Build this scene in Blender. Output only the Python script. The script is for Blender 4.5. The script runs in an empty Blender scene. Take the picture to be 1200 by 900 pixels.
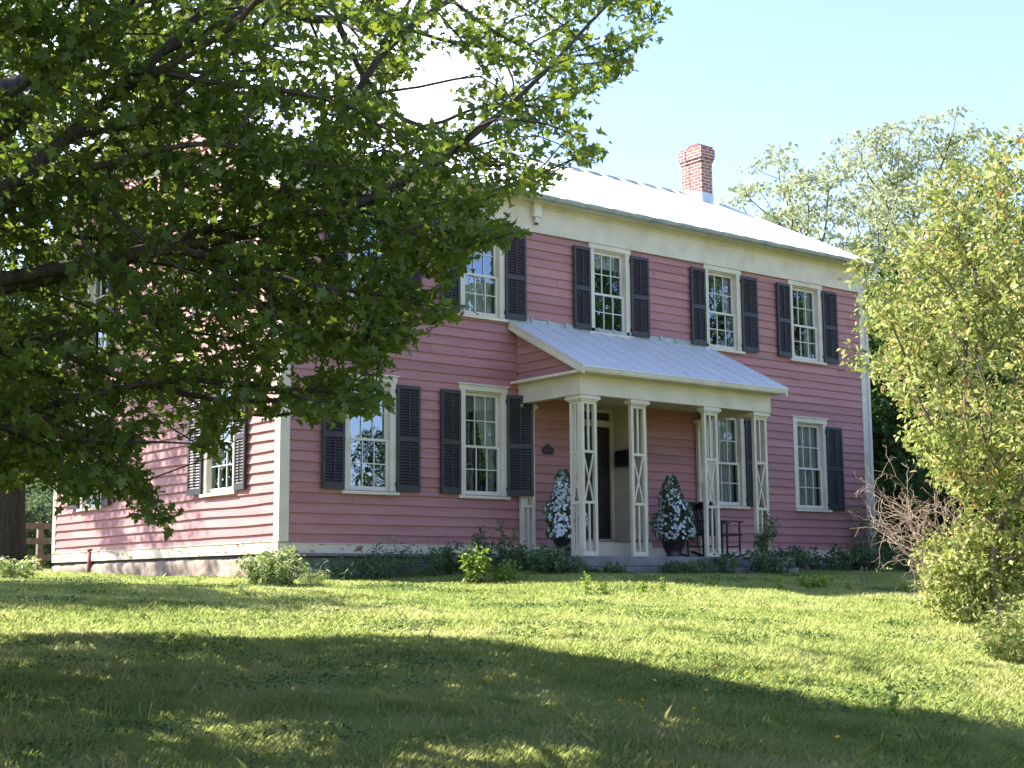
import bpy, math, random
import numpy as np
from mathutils import Vector, Matrix
RNG = np.random.default_rng(7); random.seed(7)
scene = bpy.context.scene; C = scene.collection
rad = math.radians
# ------------------------------------------------------------------ camera
F_PX, YAW, PITCH, ROLL = 1684.8, 0.6671, 0.1386, -0.0069
CAM = np.array([-9.816, -17.67, -0.4636])
def cam_axes():
    f = np.array([math.sin(YAW)*math.cos(PITCH), math.cos(YAW)*math.cos(PITCH), math.sin(PITCH)])
    r = np.array([math.cos(YAW), -math.sin(YAW), 0.0]); u = np.cross(r, f)
    return r*math.cos(ROLL)+u*math.sin(ROLL), -r*math.sin(ROLL)+u*math.cos(ROLL), f
CR, CU, CF = cam_axes()
cd = bpy.data.cameras.new('camera'); cam = bpy.data.objects.new('camera', cd); C.objects.link(cam)
cd.sensor_width = 36.0; cd.lens = F_PX/1200*36; cd.clip_end = 3000; cd.clip_start = 0.1
M = Matrix.Identity(4)
for i in range(3): M[i][0] = CR[i]; M[i][1] = CU[i]; M[i][2] = -CF[i]; M[i][3] = CAM[i]
cam.matrix_world = M; scene.camera = cam
# ------------------------------------------------------------------ light
SUN = np.array([-0.45, 0.60, 0.66]); SUN /= np.linalg.norm(SUN)
EL = math.asin(SUN[2]); AZ = math.atan2(SUN[0], SUN[1])
w = bpy.data.worlds.new('World'); scene.world = w; w.use_nodes = True
wn = w.node_tree; bg = wn.nodes['Background']; sky = wn.nodes.new('ShaderNodeTexSky')
sky.sky_type = 'NISHITA'; sky.sun_disc = False; sky.sun_elevation = EL; sky.sun_rotation = AZ % (2*math.pi)
sky.air_density = 1.0; sky.dust_density = 0.5; sky.ozone_density = 2.0; sky.altitude = 100
bg.inputs['Strength'].default_value = 0.15
# thin white cloud veil
tc = wn.nodes.new('ShaderNodeTexCoord'); nz = wn.nodes.new('ShaderNodeTexNoise'); mp = wn.nodes.new('ShaderNodeMapping')
mp.inputs['Scale'].default_value = (1.0, 1.0, 2.2); nz.inputs['Scale'].default_value = 1.7; nz.inputs['Detail'].default_value = 5
mp.inputs['Location'].default_value = (0.35, 0.1, 0.0)
rp = wn.nodes.new('ShaderNodeValToRGB'); rp.color_ramp.elements[0].position = 0.64; rp.color_ramp.elements[1].position = 0.9
rp.color_ramp.elements[1].color = (0.8, 0.8, 0.8, 1)
mx = wn.nodes.new('ShaderNodeMix'); mx.data_type = 'RGBA'
wn.links.new(tc.outputs['Generated'], mp.inputs['Vector']); wn.links.new(mp.outputs[0], nz.inputs['Vector'])
wn.links.new(nz.outputs[0], rp.inputs[0])
dt = wn.nodes.new('ShaderNodeVectorMath'); dt.operation = 'DOT_PRODUCT'; dt.inputs[1].default_value = (0.44, 0.83, 0.34)
wn.links.new(tc.outputs['Generated'], dt.inputs[0])
mk = wn.nodes.new('ShaderNodeMapRange'); mk.interpolation_type = 'SMOOTHSTEP'; mk.inputs[1].default_value = 0.970; mk.inputs[2].default_value = 0.996
wn.links.new(dt.outputs['Value'], mk.inputs[0])
am = wn.nodes.new('ShaderNodeMath'); am.operation = 'MAXIMUM'; mu = wn.nodes.new('ShaderNodeMath'); mu.operation = 'MULTIPLY'; mu.inputs[1].default_value = 0.75
n5 = wn.nodes.new('ShaderNodeTexNoise'); n5.inputs['Scale'].default_value = 7; n5.inputs['Detail'].default_value = 5; wn.links.new(mp.outputs[0], n5.inputs['Vector'])
m5 = wn.nodes.new('ShaderNodeMapRange'); m5.inputs[1].default_value = 0.35; m5.inputs[2].default_value = 0.6; wn.links.new(n5.outputs[0], m5.inputs[0])
m6 = wn.nodes.new('ShaderNodeMath'); m6.operation = 'MULTIPLY'; wn.links.new(mk.outputs[0], m6.inputs[0]); wn.links.new(m5.outputs[0], m6.inputs[1])
wn.links.new(m6.outputs[0], mu.inputs[0]); wn.links.new(rp.outputs[0], am.inputs[0]); wn.links.new(mu.outputs[0], am.inputs[1]); wn.links.new(am.outputs[0], mx.inputs[0])
tint = wn.nodes.new('ShaderNodeMix'); tint.data_type = 'RGBA'; tint.blend_type = 'MULTIPLY'; tint.inputs[0].default_value = 1.0; tint.inputs[7].default_value = (0.97, 0.90, 1.06, 1)
wn.links.new(sky.outputs[0], tint.inputs[6]); wn.links.new(tint.outputs[2], mx.inputs[6]); mx.inputs[7].default_value = (9.5, 10.0, 10.5, 1)
wn.links.new(mx.outputs[2], bg.inputs['Color'])
sd = bpy.data.lights.new('sun', 'SUN'); so = bpy.data.objects.new('sun', sd); C.objects.link(so)
sd.energy = 5.0; sd.angle = rad(0.5); sd.color = (1.0, 0.95, 0.86)
so.rotation_mode = 'QUATERNION'; so.rotation_quaternion = Vector(SUN).to_track_quat('Z', 'Y')
vs = scene.view_settings; vs.view_transform = 'Standard'; vs.look = 'None'; vs.gamma = 1.0; vs.use_curve_mapping = False
vs.exposure = 1.65
scene.render.engine = 'CYCLES'
scene.cycles.transparent_max_bounces = 16
# ------------------------------------------------------------------ projection helpers used for laying the place out
def project(P):
    d = np.atleast_2d(P) - CAM; z = d @ CF; z = np.where(np.abs(z) < 1e-6, 1e-6, z)
    return 600 + F_PX*(d @ CR)/z, 450 - F_PX*(d @ CU)/z, z
def at(x, y, t):
    d = CF + (x-600)/F_PX*CR - (y-450)/F_PX*CU; return CAM + d/np.linalg.norm(d)*t
_gy = np.array([-400, -60, -24, -17.7, -15, -12, -9, -7, -5, -3, 0, 8.4, 25, 80, 400.])
_gz = np.array([-4.0, -2.4, -2.12, -2.06, -1.70, -1.28, -0.93, -0.76, -0.64, -0.51, -0.40, -0.21, 0.18, 1.4, 9.0])
def ground(x, y):
    x = np.asarray(x, float); y = np.asarray(y, float)
    z = np.interp(y, _gy, _gz)
    b = np.sin(x*0.9+y*0.37)*0.012+np.sin(x*0.33-y*0.71+1.3)*0.018+np.sin(x*2.1+1.7*y)*0.006
    t = np.clip((x-0.8)/3.0, 0, 1); t = t*t*(3-2*t)
    return z + b*np.clip((26-np.abs(y))/10, 0, 1) + 0.16*t*np.clip((7-np.abs(y))/3, 0, 1)
# ------------------------------------------------------------------ mesh helpers
ORG = {}
def new_obj(name, me, mat, parent=None, loc=None):
    o = bpy.data.objects.new(name, me); C.objects.link(o)
    if mat is not None: me.materials.append(mat)
    if parent is not None: o.parent = parent; ORG[o.name] = ORG[parent.name]
    else:
        ORG[o.name] = np.array(loc if loc is not None else (0, 0, 0), float); o.location = ORG[o.name]
    return o
def empty(name, loc, label, cat, group=None):
    o = bpy.data.objects.new(name, None); C.objects.link(o); o.location = loc; o.empty_display_size = 0.2
    ORG[o.name] = np.array(loc, float); o['label'] = label; o['category'] = cat
    if group: o['group'] = group
    return o
def tag(o, label, cat, group=None, kind=None):
    if label: o['label'] = label
    if cat: o['category'] = cat
    if group: o['group'] = group
    if kind: o['kind'] = kind
    return o
class MB:
    def __init__(s): s.v = []; s.f = []
    def add(s, vs_, fs): n = len(s.v); s.v += [tuple(map(float, q)) for q in vs_]; s.f += [tuple(i+n for i in q) for q in fs]
    def box(s, a, b, M_=None):
        x0, y0, z0 = a; x1, y1, z1 = b
        v = [(x0,y0,z0),(x1,y0,z0),(x1,y1,z0),(x0,y1,z0),(x0,y0,z1),(x1,y0,z1),(x1,y1,z1),(x0,y1,z1)]
        if M_ is not None: v = [tuple(M_ @ Vector(q)) for q in v]
        s.add(v, [(0,3,2,1),(4,5,6,7),(0,1,5,4),(1,2,6,5),(2,3,7,6),(3,0,4,7)]); return s
    def bar(s, p, q, wd, dp, up=(0,0,1)):
        p = np.array(p, float); q = np.array(q, float); d = q-p; d /= np.linalg.norm(d); up = np.array(up, float)
        a = np.cross(d, up); a /= np.linalg.norm(a); b = np.cross(a, d)
        v = []
        for e in (p, q):
            for (i, j) in ((-1,-1),(1,-1),(1,1),(-1,1)): v.append(e + a*i*wd/2 + b*j*dp/2)
        s.add(v, [(0,1,2,3),(7,6,5,4),(0,4,5,1),(1,5,6,2),(2,6,7,3),(3,7,4,0)]); return s
    def tube(s, pts, rs, n=8, cap=True):
        pts = [np.array(p, float) for p in pts]; rings = []; a = None
        for i, p in enumerate(pts):
            d = pts[min(i+1, len(pts)-1)] - pts[max(i-1, 0)]; d /= (np.linalg.norm(d)+1e-9)
            if a is None: a = np.cross(d, (0.3, 0.2, 1) if abs(d[2]) < .9 else (1, 0, 0))
            a = a - d*(a @ d); a /= (np.linalg.norm(a)+1e-9); b = np.cross(d, a)
            r = rs[i] if hasattr(rs, '__len__') else rs
            rings.append([p + r*(math.cos(2*math.pi*k/n)*a + math.sin(2*math.pi*k/n)*b) for k in range(n)])
        v = [q for r in rings for q in r]; f = []
        for i in range(len(pts)-1):
            for k in range(n): f.append((i*n+k, i*n+(k+1)%n, (i+1)*n+(k+1)%n, (i+1)*n+k))
        if cap: f.append(tuple(range(n))[::-1]); f.append(tuple((len(pts)-1)*n+k for k in range(n)))
        s.add(v, f); return s
    def lathe(s, c, prof, n=20):
        v = []; f = []
        for r, z in prof:
            for k in range(n): v.append((c[0]+r*math.cos(2*math.pi*k/n), c[1]+r*math.sin(2*math.pi*k/n), c[2]+z))
        for i in range(len(prof)-1):
            for k in range(n): f.append((i*n+k, i*n+(k+1)%n, (i+1)*n+(k+1)%n, (i+1)*n+k))
        f.append(tuple(range(n))[::-1]); f.append(tuple((len(prof)-1)*n+k for k in range(n)))
        s.add(v, f); return s
    def prism(s, poly, vec):
        n = len(poly); a = [np.array(p, float) for p in poly]; b = [p+np.array(vec, float) for p in a]
        s.add(a+b, [tuple(range(n))[::-1], tuple(range(n, 2*n))]+[(i, (i+1) % n, n+(i+1) % n, n+i) for i in range(n)]); return s
    def build(s, name, mat, parent=None, loc=None, smooth=False, bevel=0):
        me = bpy.data.meshes.new(name)
        o = new_obj(name, me, mat, parent, loc); og = ORG[o.name]
        me.from_pydata([(q[0]-og[0], q[1]-og[1], q[2]-og[2]) for q in s.v], [], s.f); me.update()
        if smooth: me.polygons.foreach_set('use_smooth', [True]*len(me.polygons))
        if bevel:
            m = o.modifiers.new('bevel', 'BEVEL'); m.width = bevel; m.segments = 2; m.limit_method = 'ANGLE'
        return o
def build_each(mb, name, mat, parent, bevel=0):
    """every piece of the builder becomes a part of its own"""
    comp = list(range(len(mb.v)))
    def find(i):
        while comp[i] != i: comp[i] = comp[comp[i]]; i = comp[i]
        return i
    for f in mb.f:
        for j in f[1:]: comp[find(j)] = find(f[0])
    groups = {}
    for f in mb.f: groups.setdefault(find(f[0]), []).append(f)
    out = []
    for fs in groups.values():
        ids = sorted({i for f in fs for i in f}); mp_ = {i: k for k, i in enumerate(ids)}; q = MB(); q.add([mb.v[i] for i in ids], [tuple(mp_[i] for i in f) for f in fs])
        out.append(q.build(name, mat, parent, bevel=bevel))
    return out
def np_mesh(name, V, F, mat, parent=None, loc=None, smooth=False):
    """V (n,3); F (m,k) all k-gons"""
    me = bpy.data.meshes.new(name); o = new_obj(name, me, mat, parent, loc)
    V = np.asarray(V, np.float32) - ORG[o.name].astype(np.float32); F = np.asarray(F, np.int32); k = F.shape[1]
    me.vertices.add(len(V)); me.vertices.foreach_set('co', V.ravel())
    me.loops.add(F.size); me.loops.foreach_set('vertex_index', F.ravel())
    me.polygons.add(len(F)); me.polygons.foreach_set('loop_start', np.arange(0, F.size, k, dtype=np.int32))
    me.polygons.foreach_set('loop_total', np.full(len(F), k, dtype=np.int32))
    me.update(calc_edges=True)
    if smooth: me.polygons.foreach_set('use_smooth', np.ones(len(F), bool))
    return o
# ------------------------------------------------------------------ materials
def mat_base(name):
    m = bpy.data.materials.new(name); m.use_nodes = True; nt = m.node_tree
    return m, nt, nt.nodes['Principled BSDF']
def N(nt, t, **k):
    n = nt.nodes.new(t)
    for a, b in k.items():
        if a.startswith('i_'):
            key = a[2:].replace('_', ' '); n.inputs[key].default_value = b
        else: setattr(n, a, b)
    return n
def ramp(nt, src, stops):
    r = nt.nodes.new('ShaderNodeValToRGB'); cr = r.color_ramp
    while len(cr.elements) < len(stops): cr.elements.new(0.5)
    for e, (p, c) in zip(cr.elements, stops): e.position = p; e.color = (*c, 1)
    nt.links.new(src, r.inputs[0]); return r.outputs[0]
def noisy(name, stops, scale=4, detail=5, rough=0.6, bump=0.0, bscale=60, stretch=(1,1,1), metallic=0.0, spec=0.5):
    m, nt, b = mat_base(name); L = nt.links.new
    t = N(nt, 'ShaderNodeTexCoord'); mp_ = N(nt, 'ShaderNodeMapping'); mp_.inputs['Scale'].default_value = stretch
    L(t.outputs['Object'], mp_.inputs['Vector'])
    n = N(nt, 'ShaderNodeTexNoise', i_Scale=scale, i_Detail=detail); L(mp_.outputs[0], n.inputs['Vector'])
    L(ramp(nt, n.outputs[0], stops), b.inputs['Base Color'])
    b.inputs['Roughness'].default_value = rough; b.inputs['Metallic'].default_value = metallic
    b.inputs['Specular IOR Level'].default_value = spec
    if bump:
        n2 = N(nt, 'ShaderNodeTexNoise', i_Scale=bscale, i_Detail=4); L(mp_.outputs[0], n2.inputs['Vector'])
        bp = N(nt, 'ShaderNodeBump', i_Strength=bump, i_Distance=0.01); L(n2.outputs[0], bp.inputs['Height']); L(bp.outputs[0], b.inputs['Normal'])
    return m
def leaf_mat(name, cols, trans=0.45, tcol=None, rough=0.5, gloss=0.25, patch=0.5):
    """cols: dark..light ramp over per-leaf randomness and a slow noise"""
    m, nt, b = mat_base(name); L = nt.links.new
    g = N(nt, 'ShaderNodeNewGeometry'); t = N(nt, 'ShaderNodeTexCoord')
    n = N(nt, 'ShaderNodeTexNoise', i_Scale=1.3, i_Detail=2); L(t.outputs['Object'], n.inputs['Vector'])
    mxx = N(nt, 'ShaderNodeMix'); mxx.data_type = 'FLOAT'; mxx.inputs[0].default_value = patch
    L(g.outputs['Random Per Island'], mxx.inputs[2]); L(n.outputs[0], mxx.inputs[3])
    col = ramp(nt, mxx.outputs[0], cols)
    L(col, b.inputs['Base Color']); b.inputs['Roughness'].default_value = rough; b.inputs['Specular IOR Level'].default_value = gloss
    tr = N(nt, 'ShaderNodeBsdfTranslucent')
    hs = N(nt, 'ShaderNodeHueSaturation', i_Value=1.5, i_Saturation=1.1, i_Hue=0.485); L(col, hs.inputs['Color']); L(hs.outputs[0], tr.inputs['Color'])
    ms = N(nt, 'ShaderNodeMixShader'); ms.inputs[0].default_value = trans
    out = nt.nodes['Material Output']; L(b.outputs[0], ms.inputs[1]); L(tr.outputs[0], ms.inputs[2]); L(ms.outputs[0], out.inputs['Surface'])
    return m
def siding_mat(name, a, b_, c, dirt=(0.30, 0.17, 0.17)):
    m, nt, b = mat_base(name); L = nt.links.new
    t = N(nt, 'ShaderNodeTexCoord'); g = N(nt, 'ShaderNodeNewGeometry')
    mp_ = N(nt, 'ShaderNodeMapping'); mp_.inputs['Scale'].default_value = (0.6, 0.6, 6); L(t.outputs['Object'], mp_.inputs['Vector'])
    n = N(nt, 'ShaderNodeTexNoise', i_Scale=1.5, i_Detail=6, i_Roughness=0.65); L(mp_.outputs[0], n.inputs['Vector'])
    c1 = ramp(nt, n.outputs[0], [(0.3, a), (0.5, b_), (0.72, c)])
    # each board a slightly different shade
    hs = N(nt, 'ShaderNodeHueSaturation'); mr = N(nt, 'ShaderNodeMapRange'); mr.inputs[3].default_value = 0.86; mr.inputs[4].default_value = 1.07
    L(g.outputs['Random Per Island'], mr.inputs[0]); L(mr.outputs[0], hs.inputs['Value']); L(c1, hs.inputs['Color'])
    # weather stains
    n3 = N(nt, 'ShaderNodeTexNoise', i_Scale=2.2, i_Detail=8, i_Roughness=0.7); mp3 = N(nt, 'ShaderNodeMapping'); mp3.inputs['Scale'].default_value = (2, 2, 0.6)
    L(t.outputs['Object'], mp3.inputs['Vector']); L(mp3.outputs[0], n3.inputs['Vector'])
    r3 = N(nt, 'ShaderNodeMapRange'); r3.inputs[1].default_value = 0.58; r3.inputs[2].default_value = 0.8; r3.inputs[4].default_value = 0.6; L(n3.outputs[0], r3.inputs[0])
    mx_ = N(nt, 'ShaderNodeMix'); mx_.data_type = 'RGBA'; L(r3.outputs[0], mx_.inputs[0]); L(hs.outputs[0], mx_.inputs[6]); mx_.inputs[7].default_value = (*dirt, 1)
    L(mx_.outputs[2], b.inputs['Base Color']); b.inputs['Roughness'].default_value = 0.62; b.inputs['Specular IOR Level'].default_value = 0.3
    n2 = N(nt, 'ShaderNodeTexNoise', i_Scale=25, i_Detail=4); mp2 = N(nt, 'ShaderNodeMapping'); mp2.inputs['Scale'].default_value = (0.3, 0.3, 5)
    L(t.outputs['Object'], mp2.inputs['Vector']); L(mp2.outputs[0], n2.inputs['Vector'])
    bp = N(nt, 'ShaderNodeBump', i_Strength=0.35, i_Distance=0.006); L(n2.outputs[0], bp.inputs['Height']); L(bp.outputs[0], b.inputs['Normal'])
    return m
M_PINK = siding_mat('pink_clapboard', (0.33, 0.148, 0.136), (0.385, 0.180, 0.164), (0.435, 0.214, 0.194))
M_CREAM = noisy('cream_paint', [(0.3, (0.53, 0.46, 0.34)), (0.55, (0.62, 0.55, 0.42)), (0.8, (0.66, 0.60, 0.47))], 3, 6, 0.55, 0.2, 40)
# cream with peeled spots
def peel_mat():
    m, nt, b = mat_base('peeling_cream_paint'); L = nt.links.new
    t = N(nt, 'ShaderNodeTexCoord'); mp_ = N(nt, 'ShaderNodeMapping'); mp_.inputs['Scale'].default_value = (1, 1, 3.0); L(t.outputs['Object'], mp_.inputs['Vector'])
    n = N(nt, 'ShaderNodeTexNoise', i_Scale=6.5, i_Detail=7, i_Roughness=0.62); L(mp_.outputs[0], n.inputs['Vector'])
    L(ramp(nt, n.outputs[0], [(0.0, (0.66, 0.58, 0.44)), (0.595, (0.62, 0.54, 0.40)), (0.61, (0.30, 0.10, 0.06)), (0.9, (0.26, 0.11, 0.08))]), b.inputs['Base Color'])
    b.inputs['Roughness'].default_value = 0.7; return m
M_PEEL = peel_mat()
M_WHITE = noisy('white_paint', [(0.3, (0.56, 0.52, 0.43)), (0.7, (0.66, 0.61, 0.51))], 3, 5, 0.5)
M_SHUT = noisy('charcoal_shutter_paint', [(0.25, (0.019, 0.017, 0.017)), (0.6, (0.028, 0.025, 0.024)), (0.85, (0.048, 0.043, 0.041))], 6, 5, 0.5, 0.15, 50)
def roof_mat(name, col, rough, metal):
    m = noisy(name, [(0.3, tuple(c*0.92 for c in col)), (0.7, col)], 1.2, 6, rough, 0.08, 3, metallic=metal)
    return m
M_ROOF = roof_mat('pale_metal_roof', (0.74, 0.74, 0.75), 0.38, 0.55)
M_PROOF = roof_mat('grey_metal_porch_roof', (0.62, 0.62, 0.58), 0.45, 0.15)
M_GUT = noisy('weathered_gutter_metal', [(0.3, (0.26, 0.29, 0.27)), (0.7, (0.40, 0.43, 0.41))], 4, 6, 0.5, 0.2, 30, metallic=0.3)
M_RUSTEDGE = noisy('maroon_drip_edge', [(0.3, (0.18, 0.10, 0.11)), (0.7, (0.26, 0.16, 0.16))], 5, 4, 0.6)
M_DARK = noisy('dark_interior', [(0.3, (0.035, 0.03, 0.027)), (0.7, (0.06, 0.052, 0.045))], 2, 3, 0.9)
M_DOOR = noisy('dark_brown_door_paint', [(0.3, (0.014, 0.010, 0.010)), (0.7, (0.028, 0.018, 0.017))], 5, 4, 0.4)
M_CURT = leaf_mat('white_curtain_cloth', [(0.0, (0.72, 0.70, 0.64)), (1.0, (0.78, 0.76, 0.70))], 0.3, rough=0.9, gloss=0.1)
M_IRON = noisy('black_iron', [(0.3, (0.010, 0.010, 0.012)), (0.7, (0.022, 0.022, 0.024))], 8, 4, 0.45)
M_POT = noisy('dark_glazed_pot', [(0.3, (0.018, 0.015, 0.017)), (0.7, (0.035, 0.028, 0.03))], 8, 4, 0.35)
M_RUST = noisy('rusty_red_pipe', [(0.3, (0.16, 0.035, 0.022)), (0.7, (0.27, 0.07, 0.04))], 14, 5, 0.75, 0.3, 60)
M_SLAB = noisy('grey_stone_slab', [(0.3, (0.13, 0.13, 0.125)), (0.6, (0.20, 0.20, 0.19)), (0.8, (0.27, 0.26, 0.24))], 5, 8, 0.85, 0.6, 20)
M_FLASH = noisy('pale_metal_flashing', [(0.3, (0.45, 0.47, 0.50)), (0.7, (0.58, 0.60, 0.63))], 6, 3, 0.4, metallic=0.3)
def stone_mat(name, cols):
    m, nt, b = mat_base(name); L = nt.links.new
    t = N(nt, 'ShaderNodeTexCoord')
    g = N(nt, 'ShaderNodeTexVoronoi', i_Scale=2.6); L(t.outputs['Object'], g.inputs['Vector'])
    n = N(nt, 'ShaderNodeTexNoise', i_Scale=7, i_Detail=9, i_Roughness=0.7); L(t.outputs['Object'], n.inputs['Vector'])
    mxx = N(nt, 'ShaderNodeMix'); mxx.data_type = 'FLOAT'; mxx.inputs[0].default_value = 0.6; sv = N(nt, 'ShaderNodeSeparateColor'); L(g.outputs['Color'], sv.inputs[0])
    L(sv.outputs[0], mxx.inputs[2]); L(n.outputs[0], mxx.inputs[3])
    L(ramp(nt, mxx.outputs[0], cols), b.inputs['Base Color']); b.inputs['Roughness'].default_value = 0.9
    bp = N(nt, 'ShaderNodeBump', i_Strength=0.9, i_Distance=0.014); L(n.outputs[0], bp.inputs['Height']); L(bp.outputs[0], b.inputs['Normal'])
    return m
M_STONE = stone_mat('foundation_stone', [(0.2, (0.14, 0.11, 0.09)), (0.42, (0.26, 0.20, 0.16)), (0.58, (0.34, 0.24, 0.18)), (0.8, (0.38, 0.32, 0.27))])
M_STONEG = stone_mat('grey_foundation_block', [(0.2, (0.13, 0.13, 0.12)), (0.5, (0.20, 0.19, 0.18)), (0.8, (0.28, 0.27, 0.25))])
def brick_mat():
    m, nt, b = mat_base('chimney_brick'); L = nt.links.new
    t = N(nt, 'ShaderNodeTexCoord'); sp = N(nt, 'ShaderNodeSeparateXYZ'); L(t.outputs['Object'], sp.inputs[0])
    ad = N(nt, 'ShaderNodeMath', operation='ADD'); L(sp.outputs[0], ad.inputs[0]); L(sp.outputs[1], ad.inputs[1])
    cb = N(nt, 'ShaderNodeCombineXYZ'); L(ad.outputs[0], cb.inputs[0]); L(sp.outputs[2], cb.inputs[1])
    br = N(nt, 'ShaderNodeTexBrick'); L(cb.outputs[0], br.inputs['Vector'])
    br.inputs['Scale'].default_value = 1.0; br.inputs['Brick Width'].default_value = 0.205; br.inputs['Row Height'].default_value = 0.072
    br.inputs['Mortar Size'].default_value = 0.009; br.inputs['Color1'].default_value = (0.34, 0.125, 0.09, 1); br.inputs['Color2'].default_value = (0.20, 0.08, 0.062, 1)
    br.inputs['Mortar'].default_value = (0.50, 0.44, 0.38, 1); br.inputs['Bias'].default_value = -0.1
    n = N(nt, 'ShaderNodeTexNoise', i_Scale=9, i_Detail=6); L(t.outputs['Object'], n.inputs['Vector'])
    hs = N(nt, 'ShaderNodeHueSaturation'); mr = N(nt, 'ShaderNodeMapRange'); mr.inputs[3].default_value = 0.6; mr.inputs[4].default_value = 1.4
    L(n.outputs[0], mr.inputs[0]); L(mr.outputs[0], hs.inputs['Value']); L(br.outputs['Color'], hs.inputs['Color']); L(hs.outputs[0], b.inputs['Base Color'])
    b.inputs['Roughness'].default_value = 0.9
    bp = N(nt, 'ShaderNodeBump', i_Strength=0.6, i_Distance=0.01); bp.invert = True; L(br.outputs['Fac'], bp.inputs['Height']); L(bp.outputs[0], b.inputs['Normal'])
    return m
M_BRICK = brick_mat()
def glass_mat():
    m, nt, b = mat_base('old_window_glass'); L = nt.links.new; nt.nodes.remove(b)
    gl = N(nt, 'ShaderNodeBsdfGlossy', i_Roughness=0.0); gl.inputs['Color'].default_value = (0.72, 0.86, 1, 1)
    tr = N(nt, 'ShaderNodeBsdfTransparent'); tr.inputs['Color'].default_value = (0.80, 0.84, 0.82, 1)
    t = N(nt, 'ShaderNodeTexCoord'); n = N(nt, 'ShaderNodeTexNoise', i_Scale=3.0, i_Detail=2); L(t.outputs['Object'], n.inputs['Vector'])
    bp = N(nt, 'ShaderNodeBump', i_Strength=0.16, i_Distance=0.012); L(n.outputs[0], bp.inputs['Height']); L(bp.outputs[0], gl.inputs['Normal'])
    fr = N(nt, 'ShaderNodeFresnel', i_IOR=1.5); mr = N(nt, 'ShaderNodeMapRange'); mr.inputs[3].default_value = 0.15; mr.inputs[4].default_value = 1.0
    L(fr.outputs[0], mr.inputs[0])
    ms = N(nt, 'ShaderNodeMixShader'); L(mr.outputs[0], ms.inputs[0]); L(tr.outputs[0], ms.inputs[1]); L(gl.outputs[0], ms.inputs[2])
    L(ms.outputs[0], nt.nodes['Material Output'].inputs['Surface']); return m
M_GLASS = glass_mat()
def bark_mat(name, a, b_):
    m, nt, b = mat_base(name); L = nt.links.new
    t = N(nt, 'ShaderNodeTexCoord'); mp_ = N(nt, 'ShaderNodeMapping'); mp_.inputs['Scale'].default_value = (9, 9, 1.6); L(t.outputs['Object'], mp_.inputs['Vector'])
    n = N(nt, 'ShaderNodeTexNoise', i_Scale=1.8, i_Detail=8, i_Roughness=0.7); L(mp_.outputs[0], n.inputs['Vector'])
    L(ramp(nt, n.outputs[0], [(0.3, a), (0.7, b_)]), b.inputs['Base Color']); b.inputs['Roughness'].default_value = 0.95
    b.inputs['Specular IOR Level'].default_value = 0.15
    bp = N(nt, 'ShaderNodeBump', i_Strength=1.0, i_Distance=0.04); L(n.outputs[0], bp.inputs['Height']); L(bp.outputs[0], b.inputs['Normal']); return m
M_BARK = bark_mat('maple_bark', (0.045, 0.035, 0.03), (0.13, 0.105, 0.09))
M_BARKD = bark_mat('dark_trunk_bark', (0.022, 0.020, 0.018), (0.075, 0.066, 0.058))
M_BARKG = bark_mat('grey_twig_bark', (0.12, 0.09, 0.075), (0.26, 0.20, 0.165))
M_DEAD = bark_mat('dead_twig_bark', (0.34, 0.24, 0.19), (0.52, 0.40, 0.33))
M_MAPLE = leaf_mat('maple_leaves', [(0.2, (0.070, 0.115, 0.024)), (0.5, (0.100, 0.150, 0.030)), (0.8, (0.165, 0.210, 0.038))], 0.55, rough=0.45, gloss=0.4)
M_MAPLE2 = leaf_mat('background_leaves', [(0.2, (0.035, 0.075, 0.022)), (0.5, (0.055, 0.11, 0.030)), (0.8, (0.09, 0.15, 0.035))], 0.4)
M_OLIVE = leaf_mat('yellowing_shrub_leaves', [(0.12, (0.11, 0.165, 0.045)), (0.42, (0.24, 0.29, 0.085)), (0.68, (0.38, 0.40, 0.14)), (0.82, (0.50, 0.46, 0.20)), (0.88, (0.46, 0.22, 0.09)), (0.92, (0.20, 0.25, 0.07))], 0.4, patch=0.3)
M_LOCUST = leaf_mat('locust_leaves', [(0.2, (0.22, 0.26, 0.14)), (0.5, (0.30, 0.34, 0.19)), (0.8, (0.40, 0.42, 0.25))], 0.4)
M_BASEP = leaf_mat('dark_weed_leaves', [(0.2, (0.060, 0.105, 0.042)), (0.5, (0.10, 0.155, 0.065)), (0.8, (0.15, 0.20, 0.09))], 0.35)
M_YOUNG = leaf_mat('fresh_sprout_leaves', [(0.2, (0.10, 0.19, 0.03)), (0.5, (0.19, 0.28, 0.05)), (0.8, (0.30, 0.36, 0.09))], 0.45)
M_VARIEG = leaf_mat('pale_bush_leaves', [(0.2, (0.13, 0.21, 0.06)), (0.5, (0.26, 0.32, 0.11)), (0.8, (0.42, 0.44, 0.25))], 0.4, patch=0.2)
M_PETAL = leaf_mat('white_petals', [(0.2, (0.62, 0.66, 0.72)), (0.8, (0.76, 0.78, 0.82))], 0.3)
M_YPETAL = leaf_mat('yellow_petals', [(0.2, (0.60, 0.38, 0.02)), (0.8, (0.72, 0.50, 0.03))], 0.3)
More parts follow.
